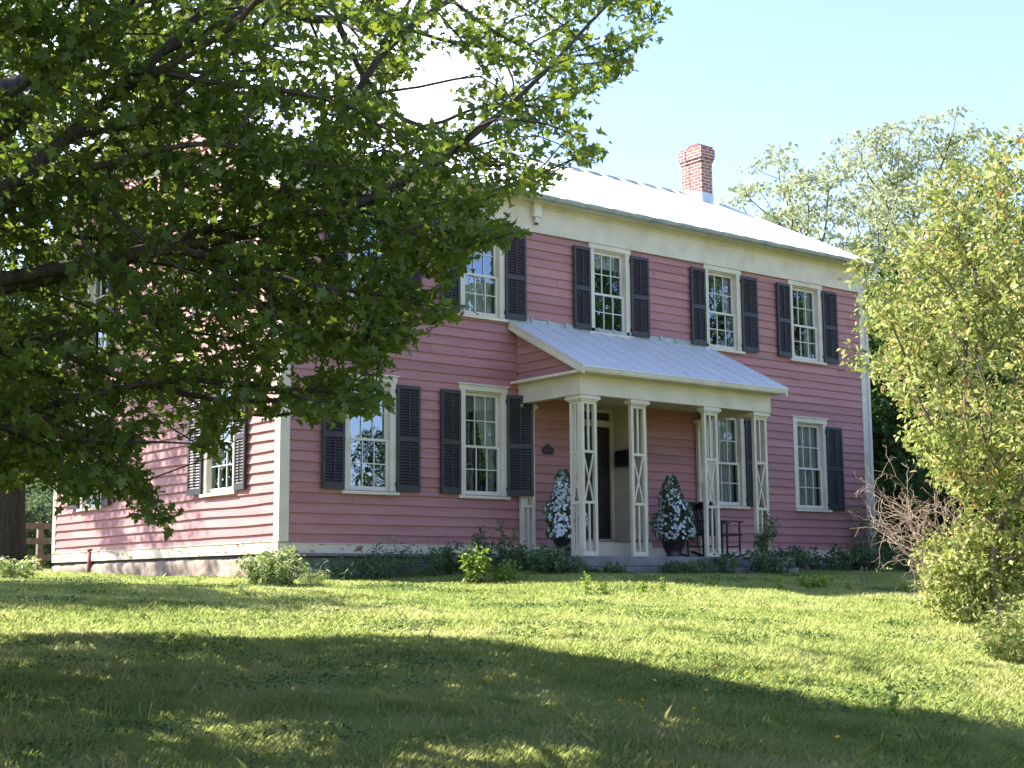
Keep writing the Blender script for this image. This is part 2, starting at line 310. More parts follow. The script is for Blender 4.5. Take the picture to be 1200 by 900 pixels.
def grass_mats():
    out = []
    for nm in ('lawn_ground', 'grass_blades'):
        m, nt, b = mat_base(nm); L = nt.links.new
        g = N(nt, 'ShaderNodeNewGeometry')
        n = N(nt, 'ShaderNodeTexNoise', i_Scale=0.42, i_Detail=6, i_Roughness=0.62); L(g.outputs['Position'], n.inputs['Vector'])
        n2 = N(nt, 'ShaderNodeTexNoise', i_Scale=3.2, i_Detail=3); L(g.outputs['Position'], n2.inputs['Vector'])
        mxx = N(nt, 'ShaderNodeMix'); mxx.data_type = 'FLOAT'; mxx.inputs[0].default_value = 0.38
        L(n.outputs[0], mxx.inputs[2]); L(n2.outputs[0], mxx.inputs[3])
        if nm == 'grass_blades':
            m3 = N(nt, 'ShaderNodeMix'); m3.data_type = 'FLOAT'; m3.inputs[0].default_value = 0.10
            L(mxx.outputs[0], m3.inputs[2]); L(g.outputs['Random Per Island'], m3.inputs[3]); src = m3.outputs[0]
            stops = [(0.28, (0.15, 0.215, 0.060)), (0.40, (0.26, 0.32, 0.090)), (0.51, (0.38, 0.43, 0.14)), (0.62, (0.48, 0.48, 0.21)), (0.74, (0.60, 0.54, 0.34))]
            col = ramp(nt, src, stops)
            L(col, b.inputs['Base Color']); b.inputs['Roughness'].default_value = 0.8; b.inputs['Specular IOR Level'].default_value = 0.1
            tr = N(nt, 'ShaderNodeBsdfTranslucent'); hs = N(nt, 'ShaderNodeHueSaturation', i_Value=1.5); L(col, hs.inputs['Color']); L(hs.outputs[0], tr.inputs['Color'])
            ms = N(nt, 'ShaderNodeMixShader'); ms.inputs[0].default_value = 0.5
            L(b.outputs[0], ms.inputs[1]); L(tr.outputs[0], ms.inputs[2]); L(ms.outputs[0], nt.nodes['Material Output'].inputs['Surface'])
        else:
            col = ramp(nt, mxx.outputs[0], [(0.30, (0.14, 0.19, 0.05)), (0.52, (0.27, 0.31, 0.09)), (0.70, (0.40, 0.38, 0.17))])
            L(col, b.inputs['Base Color']); b.inputs['Roughness'].default_value = 0.95; b.inputs['Specular IOR Level'].default_value = 0.1
            n4 = N(nt, 'ShaderNodeTexNoise', i_Scale=40, i_Detail=3); L(g.outputs['Position'], n4.inputs['Vector'])
            bp = N(nt, 'ShaderNodeBump', i_Strength=1.0, i_Distance=0.04); L(n4.outputs[0], bp.inputs['Height']); L(bp.outputs[0], b.inputs['Normal'])
        out.append(m)
    return out
M_LAWN, M_BLADE = grass_mats()
M_WOOD = noisy('weathered_rail_wood', [(0.3, (0.12, 0.09, 0.065)), (0.7, (0.24, 0.18, 0.13))], 6, 6, 0.9, 0.4, 30)
M_CHAIR = noisy('black_chair_paint', [(0.3, (0.012, 0.011, 0.011)), (0.7, (0.026, 0.023, 0.022))], 8, 4, 0.5)
# ================================================================== SETTING: ground
def warp(n, R_): u = np.linspace(-1, 1, n); return np.sign(u)*(np.abs(u)*0.06+np.abs(u)**4*0.94)*R_
gx = warp(301, 500.0); gy = warp(301, 500.0)-7
GX, GY = np.meshgrid(gx, gy); GZ = ground(GX, GY)
Vg = np.stack([GX.ravel(), GY.ravel(), GZ.ravel()], 1); ii = np.arange(300); I, J = np.meshgrid(ii, ii)
a_ = (J*301+I).ravel(); Fg = np.stack([a_, a_+1, a_+302, a_+301], 1)
tag(np_mesh('ground', Vg, Fg, M_LAWN, smooth=True), None, None, kind='structure')
# ================================================================== HOUSE
L_, W_ = 12.895, 8.43
ZT = 0.117; ZF = 5.20; ZE = 5.77
house = empty('farmhouse', (0, 0, 0), 'two storey pink clapboard farmhouse with charcoal shutters and pale metal roof', 'house')
EXP = 0.1455; LIP = 0.020
def siding(name, O, U, Nn, length, z0, z1, holes, clip=None, sag=0.0, parent=None, seed=1, mat=None, LIP=0.028):
    """clapboards on plane through O, running along U, facing Nn"""
    r = np.random.default_rng(seed); mb = MB(); O = np.array(O, float); U = np.array(U, float); Nn = np.array(Nn, float)
    k = 0; z = z0
    while z < z1 - 1e-6:
        zb = min(z+EXP, z1); cuts = {z, zb}
        for h in holes:
            for c in (h[2], h[3]):
                if z < c < zb: cuts.add(c)
        cuts = sorted(cuts); ph = r.uniform(0, 6); ph2 = r.uniform(0, 6); am = 0.003+sag*r.uniform(0.3, 1)
        brk = sorted(r.uniform(0, length, int(length/3.2)))
        for za, zc in zip(cuts[:-1], cuts[1:]):
            u0, u1 = (0, length) if clip is None else clip((za+zc)/2)
            if u1 <= u0: continue
            spans = [(u0, u1)]
            for h in holes:
                if h[2] < zc-1e-6 and h[3] > za+1e-6:
                    ns = []
                    for s0, s1 in spans:
                        if h[1] <= s0 or h[0] >= s1: ns.append((s0, s1)); continue
                        if h[0] > s0: ns.append((s0, h[0]))
                        if h[1] < s1: ns.append((h[1], s1))
                    spans = ns
            cutb = []
            for s0, s1 in spans:
                e = s0
                for q_ in brk:
                    if e+0.3 < q_ < s1-0.3: cutb.append((e, q_-0.0015)); e = q_+0.0015
                cutb.append((e, s1))
            for s0, s1 in cutb:
                n = max(1, int((s1-s0)/0.5)); us = np.linspace(s0, s1, n+1)
                wv = lambda u: am*math.sin(u*1.1+ph)+am*0.6*math.sin(u*2.7+ph2)
                v = []
                for u in us:
                    w0 = wv(u) if za == z else 0
                    fa = LIP*(1-(za-z)/EXP); fc = LIP*(1-(zc-z)/EXP)
                    bz = za + w0 if za == z else za
                    b0 = O+U*u; jit = 0.002*math.sin(u*5+ph)
                    v += [b0+Nn*0.0+np.array([0, 0, bz]), b0+Nn*(fa+jit)+np.array([0, 0, bz]), b0+Nn*max(fc, 0.001)+np.array([0, 0, zc+0.012*(zc == zb)])]
                f = []
                for i in range(n):
                    q = i*3; f += [(q, q+3, q+4, q+1), (q+1, q+4, q+5, q+2)]
                mb.add(v, f)
        z = zb; k += 1
    return mb.build(name, mat or M_PINK, parent)
# ---- window openings: front (casing x0, x1, sill bottom, head top)
FU = [(1.02, 1.92), (3.05, 3.95), (5.74, 6.66), (8.46, 9.40), (10.72, 11.66)]
FL = [(1.00, 1.90), (3.06, 3.97), (8.47, 9.40), (10.72, 11.66)]
SU = [(1.28, 2.34), (6.16, 7.20)]; SL = [(1.28, 2.34), (6.16, 7.20)]
def hole(c, z0, z1): return (c[0]+0.07, c[1]-0.07, z0+0.06, z1-0.07)
REC = (5.42, 6.90, -0.1, 2.50)
front_holes = [hole(c, 3.64, 5.19) for c in FU]+[hole(c, 0.84, 2.59) for c in FL]+[(REC[0]-.0, REC[1], REC[2], REC[3])]
side_holes = [hole(c, 3.64, 5.19) for c in SU]+[hole(c, 0.84, 2.59) for c in SL]
siding('front_wall', (0.0, 0, 0), (1, 0, 0), (0, -1, 0), L_, ZT, ZF+0.02, front_holes, parent=house, seed=3)
RP = (8.05-ZE)/(4.21+0.25)     # roof slope
def gclip(z):
    zz = ZE + 0.25*RP  # roof underside at y=0
    if z <= zz-0.25: return 0, W_
    d = (z-(zz-0.25))/RP; return d, W_-d
siding('side_wall', (0, 0, 0), (0, 1, 0), (-1, 0, 0), W_, ZT, 7.6, side_holes, clip=gclip, sag=0.008, parent=house, seed=5, LIP=0.038)
siding('side_wall', (L_, W_, 0), (0, -1, 0), (1, 0, 0), W_, ZT, 7.6, [], clip=gclip, parent=house, seed=6)
siding('rear_wall', (L_, W_, 0), (-1, 0, 0), (0, 1, 0), L_, ZT, ZF+0.4, [], parent=house, seed=7)
# inner core so windows look into dim rooms
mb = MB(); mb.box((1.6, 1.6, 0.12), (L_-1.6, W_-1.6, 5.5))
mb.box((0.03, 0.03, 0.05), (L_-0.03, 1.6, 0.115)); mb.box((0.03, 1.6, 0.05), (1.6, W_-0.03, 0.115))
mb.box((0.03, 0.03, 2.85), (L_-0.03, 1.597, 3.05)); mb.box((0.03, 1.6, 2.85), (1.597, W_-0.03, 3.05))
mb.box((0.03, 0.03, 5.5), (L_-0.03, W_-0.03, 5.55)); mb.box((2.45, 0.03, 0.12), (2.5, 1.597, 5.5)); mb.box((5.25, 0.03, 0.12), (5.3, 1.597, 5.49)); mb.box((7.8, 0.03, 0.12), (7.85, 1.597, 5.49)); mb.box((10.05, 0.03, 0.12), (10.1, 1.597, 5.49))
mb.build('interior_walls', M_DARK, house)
# skirt boards
mb = MB(); mb.box((0.0, -0.035, -0.01), (L_, -0.002, ZT)); mb.box((0.0, -0.045, ZT), (L_, -0.001, ZT+0.014)); mb.build('skirt_board', M_PEEL, house, bevel=0.003)
mb = MB(); mb.box((-0.037, -0.01, -0.012), (-0.002, W_, ZT+0.03)); mb.box((-0.05, -0.01, ZT+0.03), (-0.001, W_, ZT+0.042)); mb.build('skirt_board', M_PEEL, house, bevel=0.003)
mb = MB(); mb.box((L_+0.002, 0, -0.01), (L_+0.035, W_, ZT)); mb.box((0.0, W_+.002, -0.01), (L_, W_+0.035, ZT)); mb.build('skirt_board', M_CREAM, house)
# corner boards
mb = MB(); mb.box((-0.042, -0.040, ZT+0.03), (0.115, -0.001, ZF)); mb.box((-0.040, -0.001, ZT+0.044), (-0.001, 0.12, ZF)); mb.build('corner_board', M_CREAM, house, bevel=0.004)
mb = MB(); mb.box((L_-0.12, -0.032, ZT+0.015), (L_+0.036, -0.001, ZF)); mb.box((L_+0.001, -0.001, ZT+0.015), (L_+0.034, 0.12, ZF)); mb.build('corner_board', M_CREAM, house, bevel=0.004)
mb = MB(); mb.box((-0.036, W_-0.12, ZT+0.044), (-0.001, W_+0.034, ZF)); mb.build('corner_board', M_CREAM, house, bevel=0.004)
# frieze and cornice (front, and the short return on the left gable)
mb = MB()
mb.box((-0.044, -0.042, ZF), (L_+0.044, -0.001, ZF+0.40)); mb.box((-0.055, -0.055, ZF+0.40), (L_+0.055, -0.001, ZF+0.435))
mb.box((-0.07, -0.085, ZF+0.435), (L_+0.07, -0.001, ZF+0.475)); mb.box((-0.052, -0.052, ZF-0.012), (L_+0.052, -0.0405, ZF+0.018))
mb.build('frieze', M_CREAM, house, bevel=0.004)
mb = MB(); mb.box((-0.24, -0.235, ZF+0.475), (L_+0.24, -0.001, ZF+0.50)); mb.box((-0.24, -0.25, ZF+0.475), (L_+0.24, -0.2355, ZF+0.57)); mb.build('soffit', M_CREAM, house)
mb = MB(); mb.box((-0.043, -0.0005, ZF+0.02), (-0.002, 0.9, ZF+0.40)); mb.box((-0.235, -0.0005, ZF+0.4755), (-0.002, 0.95, ZF+0.52)); mb.box((-0.043, W_-0.9, ZF+0.02), (-0.002, W_+.04, ZF+0.4)); mb.box((-0.235, W_-0.95, ZF+0.4755), (-0.002, W_+.2, ZF+0.52)); build_each(mb, 'cornice_return', M_CREAM, house, bevel=0.004)
# rake boards on the gables
mb = MB()
zz = ZE + 0.25*RP
for X0, X1 in ((-0.045, -0.003), (L_+0.003, L_+0.045)):
    for yA, yB in ((0.0, 4.215), (W_, 4.215)):
        zA = zz; zB = zz + 4.215*RP
        mb.prism([(X0, yA, zA-0.34), (X0, yB, zB-0.36), (X0, yB, zB-0.07), (X0, yA, zA-0.07)], (X1-X0, 0, 0))
build_each(mb, 'rake_board', M_CREAM, house)
# roof
def roof():
    mb = MB(); ov = 0.27; X0, X1 = -ov, L_+ov; yr = 4.215; zr = ZE + (0.25+yr)*RP
    for s in (0, 1):
        ye = -0.25 if s == 0 else W_+0.25
        mb.prism([(X0, ye, ZE), (X0, yr, zr), (X0, yr, zr-0.05), (X0, ye, ZE-0.05)], (X1-X0, 0, 0))
    se = mb; x = X0+0.01
    while x < X1:
        for s in (0, 1):
            ye = -0.26 if s == 0 else W_+0.26
            a = np.array([x, ye, ZE+0.012]); b = np.array([x, yr, zr+0.012]); se.bar(a, b, 0.014, 0.03)
        x += 0.53
    o = mb.build('roof', M_ROOF, house)
    rc = MB(); rc.prism([(X0, yr-0.12, zr-0.045), (X0, yr, zr+0.03), (X0, yr+0.12, zr-0.045), (X0, yr, zr+0.015)], (X1-X0, 0, 0))
    x = X0+0.2
    while x < X1-0.2: rc.box((x, yr-0.015, zr+0.012), (x+0.30, yr+0.015, zr+0.036)); x += 0.53
    rc.build('ridge_cap', M_GUT, o)
    de = MB(); de.box((X0, -0.268, ZE-0.075), (X1, -0.2515, ZE-0.004)); de.build('drip_edge', M_RUSTEDGE, o)
    rk = MB()
    for X in (X0-0.02, X1+0.001):
        for yA, yB in ((-0.25, yr), (W_+0.25, yr)): rk.prism([(X, yA, ZE-0.15), (X, yB, zr-0.15), (X, yB, zr-0.003), (X, yA, ZE-0.003)], (0.019, 0, 0))
    for X in (X0, L_+0.04):
        for yA, yB in ((-0.25, yr), (W_+0.25, yr)): rk.prism([(X, yA, ZE-0.13), (X, yB, zr-0.13), (X, yB, zr-0.10), (X, yA, ZE-0.10)], (ov-0.045, 0, 0))
    build_each(rk, 'barge_board', M_CREAM, o)
    # chimney straddling the ridge
    ch = MB(); cx0, cx1, cy0, cy1 = 12.30, 12.64, 3.68, 4.28
    ch.box((cx0, cy0, 7.4), (cx1, cy1, 8.70)); ch.box((cx0-0.025, cy0-0.025, 8.70), (cx1+0.025, cy1+0.025, 8.77)); ch.box((cx0-0.05, cy0-0.05, 8.77), (cx1+0.05, cy1+0.05, 8.985)); ch.box((cx0-0.02, cy0-0.02, 8.985), (cx1+0.02, cy1+0.02, 9.05))
    ch.box((cx0+0.06, cy0+0.15, 9.05), (cx1-0.06, cy1-0.15, 9.13))
    c = ch.build('chimney', M_BRICK, o)
    fl = MB(); g = 0.012
    fl.prism([(cx0-g, cy0-g, 7.55), (cx0-g, cy1+g, 7.55), (cx0-g, cy1+g, 8.10), (cx0-g, 4.2, 8.14), (cx0-g, cy0-g, 7.98)], (cx1-cx0+2*g, 0, 0)); fl.build('flashing', M_FLASH, c)
    ro = MB(); ro.tube([(cx0-0.07, 4.12, 8.05), (cx0-0.07, 4.12, 9.48)], 0.008, 6); ro.build('lightning_rod', M_GUT, o)
    # gutter
    gu = MB(); yg, zg, r_ = -0.335, ZE-0.055, 0.062
    prof = [(yg+r_*math.cos(t), zg+r_*math.sin(t)) for t in np.linspace(math.pi, 2*math.pi, 9)]
    for (ya, za), (yb, zb) in zip(prof[:-1], prof[1:]):
        gu.add([(X0, ya, za), (X1, ya, za), (X1, yb, zb), (X0, yb, zb)], [(0, 1, 2, 3)])
    gu.tube([(X0, yg-r_, zg), (X1, yg-r_, zg)], 0.011, 6)
    for X in (X0, X1): gu.prism([(X, a, b) for a, b in prof], (0.004, 0, 0))
    gob = gu.build('gutter', M_GUT, house, smooth=False)
    hg = MB()
    for x in np.arange(0.4, L_, 0.72): q_ = MB(); q_.tube([(x, yg+(r_+.004)*math.cos(t), zg+(r_+.004)*math.sin(t)) for t in np.linspace(math.pi, 2*math.pi, 7)]+[(x, -0.275, ZE-0.02)], 0.010, 5); q_.build('gutter_hanger', M_GUT, gob)
    ds = MB(); ds.tube([(L_+0.09, -0.33, ZE-0.1), (L_+0.09, -0.30, ZE-0.2), (L_+0.09, -0.03, ZF+0.18), (L_+0.09, -0.02, ZF), (L_+0.09, -0.02, 0.0), (L_+0.14, -0.12, -0.14)], 0.04, 10); ds.build('downspout', M_WHITE, house, smooth=True)
roof()
# ---- windows. local frame: u along wall, n outward, z up
def frame(front):
    if front: return lambda u, n, z: (u, -n, z)
    return lambda u, n, z: (-n, u, z)
def fbox(mb, P, a, b):
    p, q = P(*a), P(*b); mb.box(tuple(min(i, j) for i, j in zip(p, q)), tuple(max(i, j) for i, j in zip(p, q)))
def window(c, z0, z1, front=True, curtain=None, storm=False, label=None):
    P = frame(front); u0, u1 = c; cw = 0.105
    mb = MB()
    hd = 0.085
    fbox(mb, P, (u0, 0.0, z0+0.055), (u0+cw, 0.034, z1-hd)); fbox(mb, P, (u1-cw, 0.0, z0+0.055), (u1, 0.034, z1-hd))
    fbox(mb, P, (u0-0.012, 0.0, z1-hd), (u1+0.012, 0.042, z1)); fbox(mb, P, (u0-0.035, 0.0, z1), (u1+0.035, 0.066, z1+0.022))
    # jamb liners going inward
    fbox(mb, P, (u0+cw-0.02, -0.13, z0+0.055), (u0+cw, -0.0005, z1-hd)); fbox(mb, P, (u1-cw, -0.13, z0+0.055), (u1-cw+0.02, -0.0005, z1-hd))
    fbox(mb, P, (u0+cw, -0.13, z1-hd-0.02), (u1-cw, -0.0005, z1-hd))
    o = mb.build('window', M_CREAM, house, bevel=0.003)
    if label: o['label'] = label
    sl = MB(); fbox(sl, P, (u0-0.035, -0.10, z0), (u1+0.035, 0.075, z0+0.045)); sl.build('sill', M_CREAM, o, bevel=0.004)
    a0, a1, b0, b1 = u0+cw+0.001, u1-cw-0.001, z0+0.047, z1-hd-0.021; mid = b0+(b1-b0)*0.475
    st = 0.045
    for (q0, q1, dn) in ((b0, mid+0.018, 0.018), (mid-0.018, b1, -0.022)):
        s = MB(); n0, n1 = -0.055+dn-0.016, -0.055+dn+0.016
        bt = 0.075 if q0 == b0 else 0.036; tp = 0.036 if q0 == b0 else 0.045
        fbox(s, P, (a0, n0, q0), (a0+st, n1, q1)); fbox(s, P, (a1-st, n0, q0), (a1, n1, q1))
        fbox(s, P, (a0+st, n0, q0), (a1-st, n1, q0+bt)); fbox(s, P, (a0+st, n0, q1-tp), (a1-st, n1, q1))
        gw = a1-a0-2*st
        for k in (1, 2):
            u = a0+st+gw*k/3; fbox(s, P, (u-0.0075, n0+0.005, q0+bt), (u+0.0075, n1-0.004, q1-tp))
        zm = (q0+bt+q1-tp)/2
        for k in range(3):
            ua = a0+st+gw*k/3+(0.009 if k else 0); ub = a0+st+gw*(k+1)/3-(0.009 if k < 2 else 0)
            fbox(s, P, (ua, n0+0.006, zm-0.0075), (ub, n1-0.005, zm+0.0075))
        so_ = s.build('sash', M_WHITE if not storm else M_CREAM, o)
        g = MB(); pp = [P(a0+st-.002, n0+0.012, q0+bt-.002), P(a1-st+.002, n0+0.012, q0+bt-.002), P(a1-st+.002, n0+0.012, q1-tp+.002), P(a0+st-.002, n0+0.012, q1-tp+.002)]
        if not front: pp = pp[::-1]
        g.add(pp, [(0, 1, 2, 3)]); g.build('pane', M_GLASS, o)
    if curtain:
        for (ca, cb, za, zb, tie) in curtain:
            ca = a0+(a1-a0)*ca; cb = a0+(a1-a0)*cb; za_ = b0+(b1-b0)*za; zb_ = b0+(b1-b0)*zb
            nu, nz_ = 40, 24; V = []; F = []
            for j in range(nz_+1):
                v = j/nz_; zq = zb_+(za_-zb_)*v
                if tie == 0: lo, hi = ca, cb
                elif tie > 0: # gathered towards cb
                    k = min(1, v/0.75)**1.4; lo, hi = ca+(cb-ca)*0.72*k, cb
                else: k = min(1, v/0.75)**1.4; lo, hi = ca, cb-(cb-ca)*0.72*k
                for i in range(nu+1):
                    t = i/nu; V.append(P(lo+(hi-lo)*t, -0.17-0.018*math.sin(t*34+v*0.8)-0.008*math.sin(t*71+2), zq))
            for j in range(nz_):
                for i in range(nu): q = j*(nu+1)+i; F.append((q, q+1, q+nu+2, q+nu+1))
            np_mesh('curtain', V, F, M_CURT, o, smooth=True)
    return o
def shutter(u0, u1, z0, z1, front=True, angle=0.0, hinge=0):
    """louvred shutter; angle opens it away from the wall about its hinge side (0 = u0, 1 = u1)"""
    P = frame(front); mb = MB(); w_ = u1-u0; th = 0.032; fr = 0.042
    def q(a, b): fbox(mb, lambda u, n, z: (u, n, z), a, b)
    q((0, 0, 0), (fr, th, z1-z0)); q((w_-fr, 0, 0), (w_, th, z1-z0)); H = z1-z0; mid = H*0.49
    q((fr, 0, 0), (w_-fr, th, 0.085)); q((fr, 0, H-0.055), (w_-fr, th, H)); q((fr, 0, mid-0.035), (w_-fr, th, mid+0.035))
    for a, b in ((0.085, mid-0.035), (mid+0.035, H-0.055)):
        n = int((b-a)/0.042)
        for k in range(n):
            z = a+(k+0.5)*(b-a)/n
            mb.add([(fr, 0.004, z+0.017), (w_-fr, 0.004, z+0.017), (w_-fr, th-0.004, z-0.019), (fr, th-0.004, z-0.019), (fr, 0.004, z+0.023), (w_-fr, 0.004, z+0.023), (w_-fr, th-0.004, z-0.012), (fr, th-0.004, z-0.012)],
                   [(0,3,2,1),(4,5,6,7),(0,1,5,4),(1,2,6,5),(2,3,7,6),(3,0,4,7)])
        q((w_/2-0.007, th-0.002, a+0.03), (w_/2+0.007, th+0.009, b-0.03))
    ca, sa = math.cos(angle), math.sin(angle); V = []
    for (u, n, z) in mb.v:
        if hinge == 0: uu = u0+u*ca-n*sa; nn = 0.037+u*sa+n*ca
        else: uu = u1-(w_-u)*ca+n*sa; nn = 0.037+(w_-u)*sa+n*ca
        V.append(P(uu, nn, z0+z))
    mb.v = V; o = mb.build('shutter', M_SHUT, house)
    hb = MB(); uh = u0 if hinge == 0 else u1
    for z in (z0+0.1, z1-0.1): fbox(hb, P, (uh-0.015, 0.03, z-0.03), (uh+0.015, 0.045, z+0.03))
    build_each(hb, 'hinge', M_IRON, o); return o
SH = 0.005
CUR = {0: None, 1: [(0.0, 0.5, 0.0, 0.47, 0), (0.5, 1.0, 0.0, 0.47, 0)], 2: [(0.0, 1.0, 0.82, 1.0, 0)], 3: [(0, 0.25, 0.55, 1.0, -1), (0.8, 1.0, 0, 1, 1)], 4: [(0.74, 1, 0, 1, 0)]}
for i, c in enumerate(FU):
    window(c, 3.64, 5.19, True, CUR[i], storm=(i in (1, 3)))
    shutter(c[0]-0.385, c[0]-SH, 3.70, 5.09, angle=0.05, hinge=1); shutter(c[1]-0.01, c[1]+0.40, 3.70, 5.09, angle=0.03, hinge=0)
CL = {0: [(0.0, 0.28, 0, 1, -1)], 1: [(0.45, 1.0, 0.0, 1.0, 1)], 2: [(0.3, 1.0, 0.0, 1.0, 0)], 3: [(0.0, 0.48, 0, 1, 0), (0.52, 1.0, 0, 1, 0)]}
for i, c in enumerate(FL):
    window(c, 0.84, 2.59, True, CL[i], label='weathered window with chipped sill and its left shutter missing' if i == 3 else None)
    if i < 2: shutter(c[0]-0.385, c[0]-SH, 0.90, 2.48, angle=0.05, hinge=1)
    if i == 0: shutter(c[1]-0.01, c[1]+0.40, 0.90, 2.48, angle=0.03, hinge=0)
    if i == 1: shutter(c[1]-0.01, c[1]+0.42, 0.90, 2.48, angle=0.36, hinge=0)['label'] = 'shutter swung partly open in front of the porch pilaster'
    if i == 2: shutter(c[1]-0.01, c[1]+0.38, 0.90, 2.48, angle=0.03, hinge=0)
    if i == 3: shutter(c[1]-0.03, c[1]+0.41, 0.88, 2.46, angle=0.02, hinge=0)
for c in SU:
    window(c, 3.64, 5.19, False, [(0.0, 0.3, 0, 1, 0)]); shutter(c[0]-0.36, c[0]-SH, 3.70, 5.09, False, 0.05, 1); shutter(c[1]+SH, c[1]+0.40, 3.70, 5.09, False, 0.05, 0)
for c in SL:
    window(c, 0.87, 2.62, False, [(0.55, 1.0, 0, 1, 1), (0, 0.3, 0, 1, -1)]); shutter(c[0]-0.36, c[0]-SH, 0.92, 2.50, False, 0.06, 1); shutter(c[1]+SH, c[1]+0.40, 0.92, 2.50, False, 0.10, 0)
# ---- foundation stones
def foundation():
    r = np.random.default_rng(11)
    for (nm, mat, ln, front) in (('foundation', M_STONE, W_, False), ('foundation', M_STONEG, L_, True)):
        nu = int(ln/0.06); nv = 11; us = np.linspace(0.0 if not front else 0.02, ln, nu+1); zs = np.linspace(-0.62, -0.03, nv+1)
        # rubble: random stone centres, depth by nearest stone with sunk joints
        cu = []; z = -0.62; row = 0
        while z < 0.02:
            u = r.uniform(-0.5, 0)
            while u < ln+0.5: w_ = r.uniform(0.22, 0.75); cu.append((u+w_/2, z+r.uniform(0.02, 0.16), r.uniform(0, 0.05))); u += w_
            z += 0.19; row += 1
        cu = np.array(cu); V = []
        for zz_ in zs:
            d2 = ((us[:, None]-cu[None, :, 0])/2.3)**2+(zz_-cu[None, :, 1])**2; o_ = np.argsort(d2, axis=1); a1 = np.sqrt(np.take_along_axis(d2, o_[:, :1], 1))[:, 0]; a2 = np.sqrt(np.take_along_axis(d2, o_[:, 1:2], 1))[:, 0]
            dep = 0.0+cu[o_[:, 0], 2]+0.022*np.clip((a2-a1)/0.025, 0, 1)-0.02+r.normal(0, 0.003, len(us))
            if zz_ == zs[-1]: dep = dep*0-0.05
            for u, dq in zip(us, dep): V.append((u, -max(dq, -0.05), zz_) if front else (-max(dq, -0.05), u, zz_))
        F = []
        for k in range(nv):
            for q in range(nu): a = k*(nu+1)+q; F.append((a, a+1, a+nu+2, a+nu+1) if front else (a+1, a, a+nu+1, a+nu+2))
        np_mesh(nm, V, F, mat, house)
    vt = MB(); vt.box((2.75, -0.055, -0.30), (3.45, -0.045, -0.06)); vt.build('vent', M_DARK, house)
    b = MB(); b.box((0.02, 0.05, -0.8), (L_-0.02, W_-0.02, -0.02)); b.build('foundation_core', M_DARK, house)
    lg = MB(); lg.bar((0.0, -0.07, -0.03), (3.9, -0.07, -0.035), 0.09, 0.03); lg.build('drip_ledge', M_SLAB, house)
foundation()
# ---- entry recess with door
def recess():
    x0, x1, d, zt = REC[0], REC[1], 0.72, 2.52
    mb = MB()
    mb.box((x1, -0.03, 0.25), (x1+0.03, d, zt)); mb.box((x0-0.03, -0.03, 0.25), (x0, d, zt)); mb.box((x0-.03, -0.002, zt), (x1+.03, d+0.03, zt+0.03))
    mb.box((x0, d, 0.25), (5.88, d+0.03, zt)); mb.box((6.80, d, 0.25), (x1, d+0.03, zt)); mb.box((5.88, d, 2.46), (6.80, d+0.03, zt))
    mb.box((5.80, d-0.03, 0.25), (5.88, d-0.001, 2.40)); mb.box((6.80, d-0.03, 0.25), (6.88, d-0.001, 2.40)); mb.box((5.80, d-0.035, 2.24), (6.89, d-0.031, 2.32))
    mb.box((5.88, d-0.02, 2.21), (6.80, d+0.02, 2.27))
    # outer casing on the wall
    mb.box((x1-0.02, -0.05, 0.25), (x1+0.06, -0.0305, zt-.05)); mb.box((x0-0.10, -0.05, 0.25), (x0+0.02, -0.0305, zt-.05))
    o = mb.build('entry_recess', M_CREAM, house, bevel=0.003)
    f = MB(); f.box((x0, 0.0, 0.19), (x1, d, 0.245)); f.box((x0-0.1, -0.09, 0.225), (x1+0.1, -0.001, 0.262)); f.build('threshold', M_SLAB, o)
    f = MB(); f.box((x0-0.12, -0.06, -0.05), (x1+0.12, -0.002, 0.222)); f.build('riser', M_CREAM, o, bevel=0.004)
    t = MB(); t.box((5.885, d+0.005, 2.275), (6.795, d+0.02, 2.455)); t.build('transom', M_DARK, o)
    dr = MB(); dr.box((5.885, d+0.0, 0.25), (6.795, d+0.045, 2.205))
    for (a, b, c_, e) in ((5.97, 6.29, 0.45, 1.15), (6.39, 6.71, 0.45, 1.15), (5.97, 6.29, 1.32, 2.08), (6.39, 6.71, 1.32, 2.08)):
        for (p, q_, r_, s_) in ((a, b, c_, c_+0.02), (a, b, e-0.02, e), (a, a+0.02, c_+.02, e-.02), (b-0.02, b, c_+.02, e-.02)): dr.box((p, d-0.012, r_), (q_, d-0.0005, s_))
    dd = dr.build('door', M_DOOR, house, bevel=0.002)
    kn = MB(); kn.lathe((0, 0, 0), [(0.012, 0), (0.012, 0.03), (0.03, 0.045), (0.03, 0.06), (0.012, 0.07)], 12); kn.v = [(5.96+x, d-z, 1.2+y) for x, y, z in kn.v]; kn.build('handle', M_IRON, dd, smooth=True)
    mbx = MB(); X = x1-0.001
    mbx.box((X-0.13, 0.22, 1.52), (X, 0.56, 1.78)); mbx.prism([(X-0.14, 0.21, 1.78), (X, 0.21, 1.82), (X, 0.21, 1.78)], (0, 0.36, 0))
    tag(mbx.build('mailbox', M_IRON, None, loc=(X, 0.39, 1.65), bevel=0.006), 'small black mailbox mounted on the cream wall of the entry recess', 'mailbox')
recess()
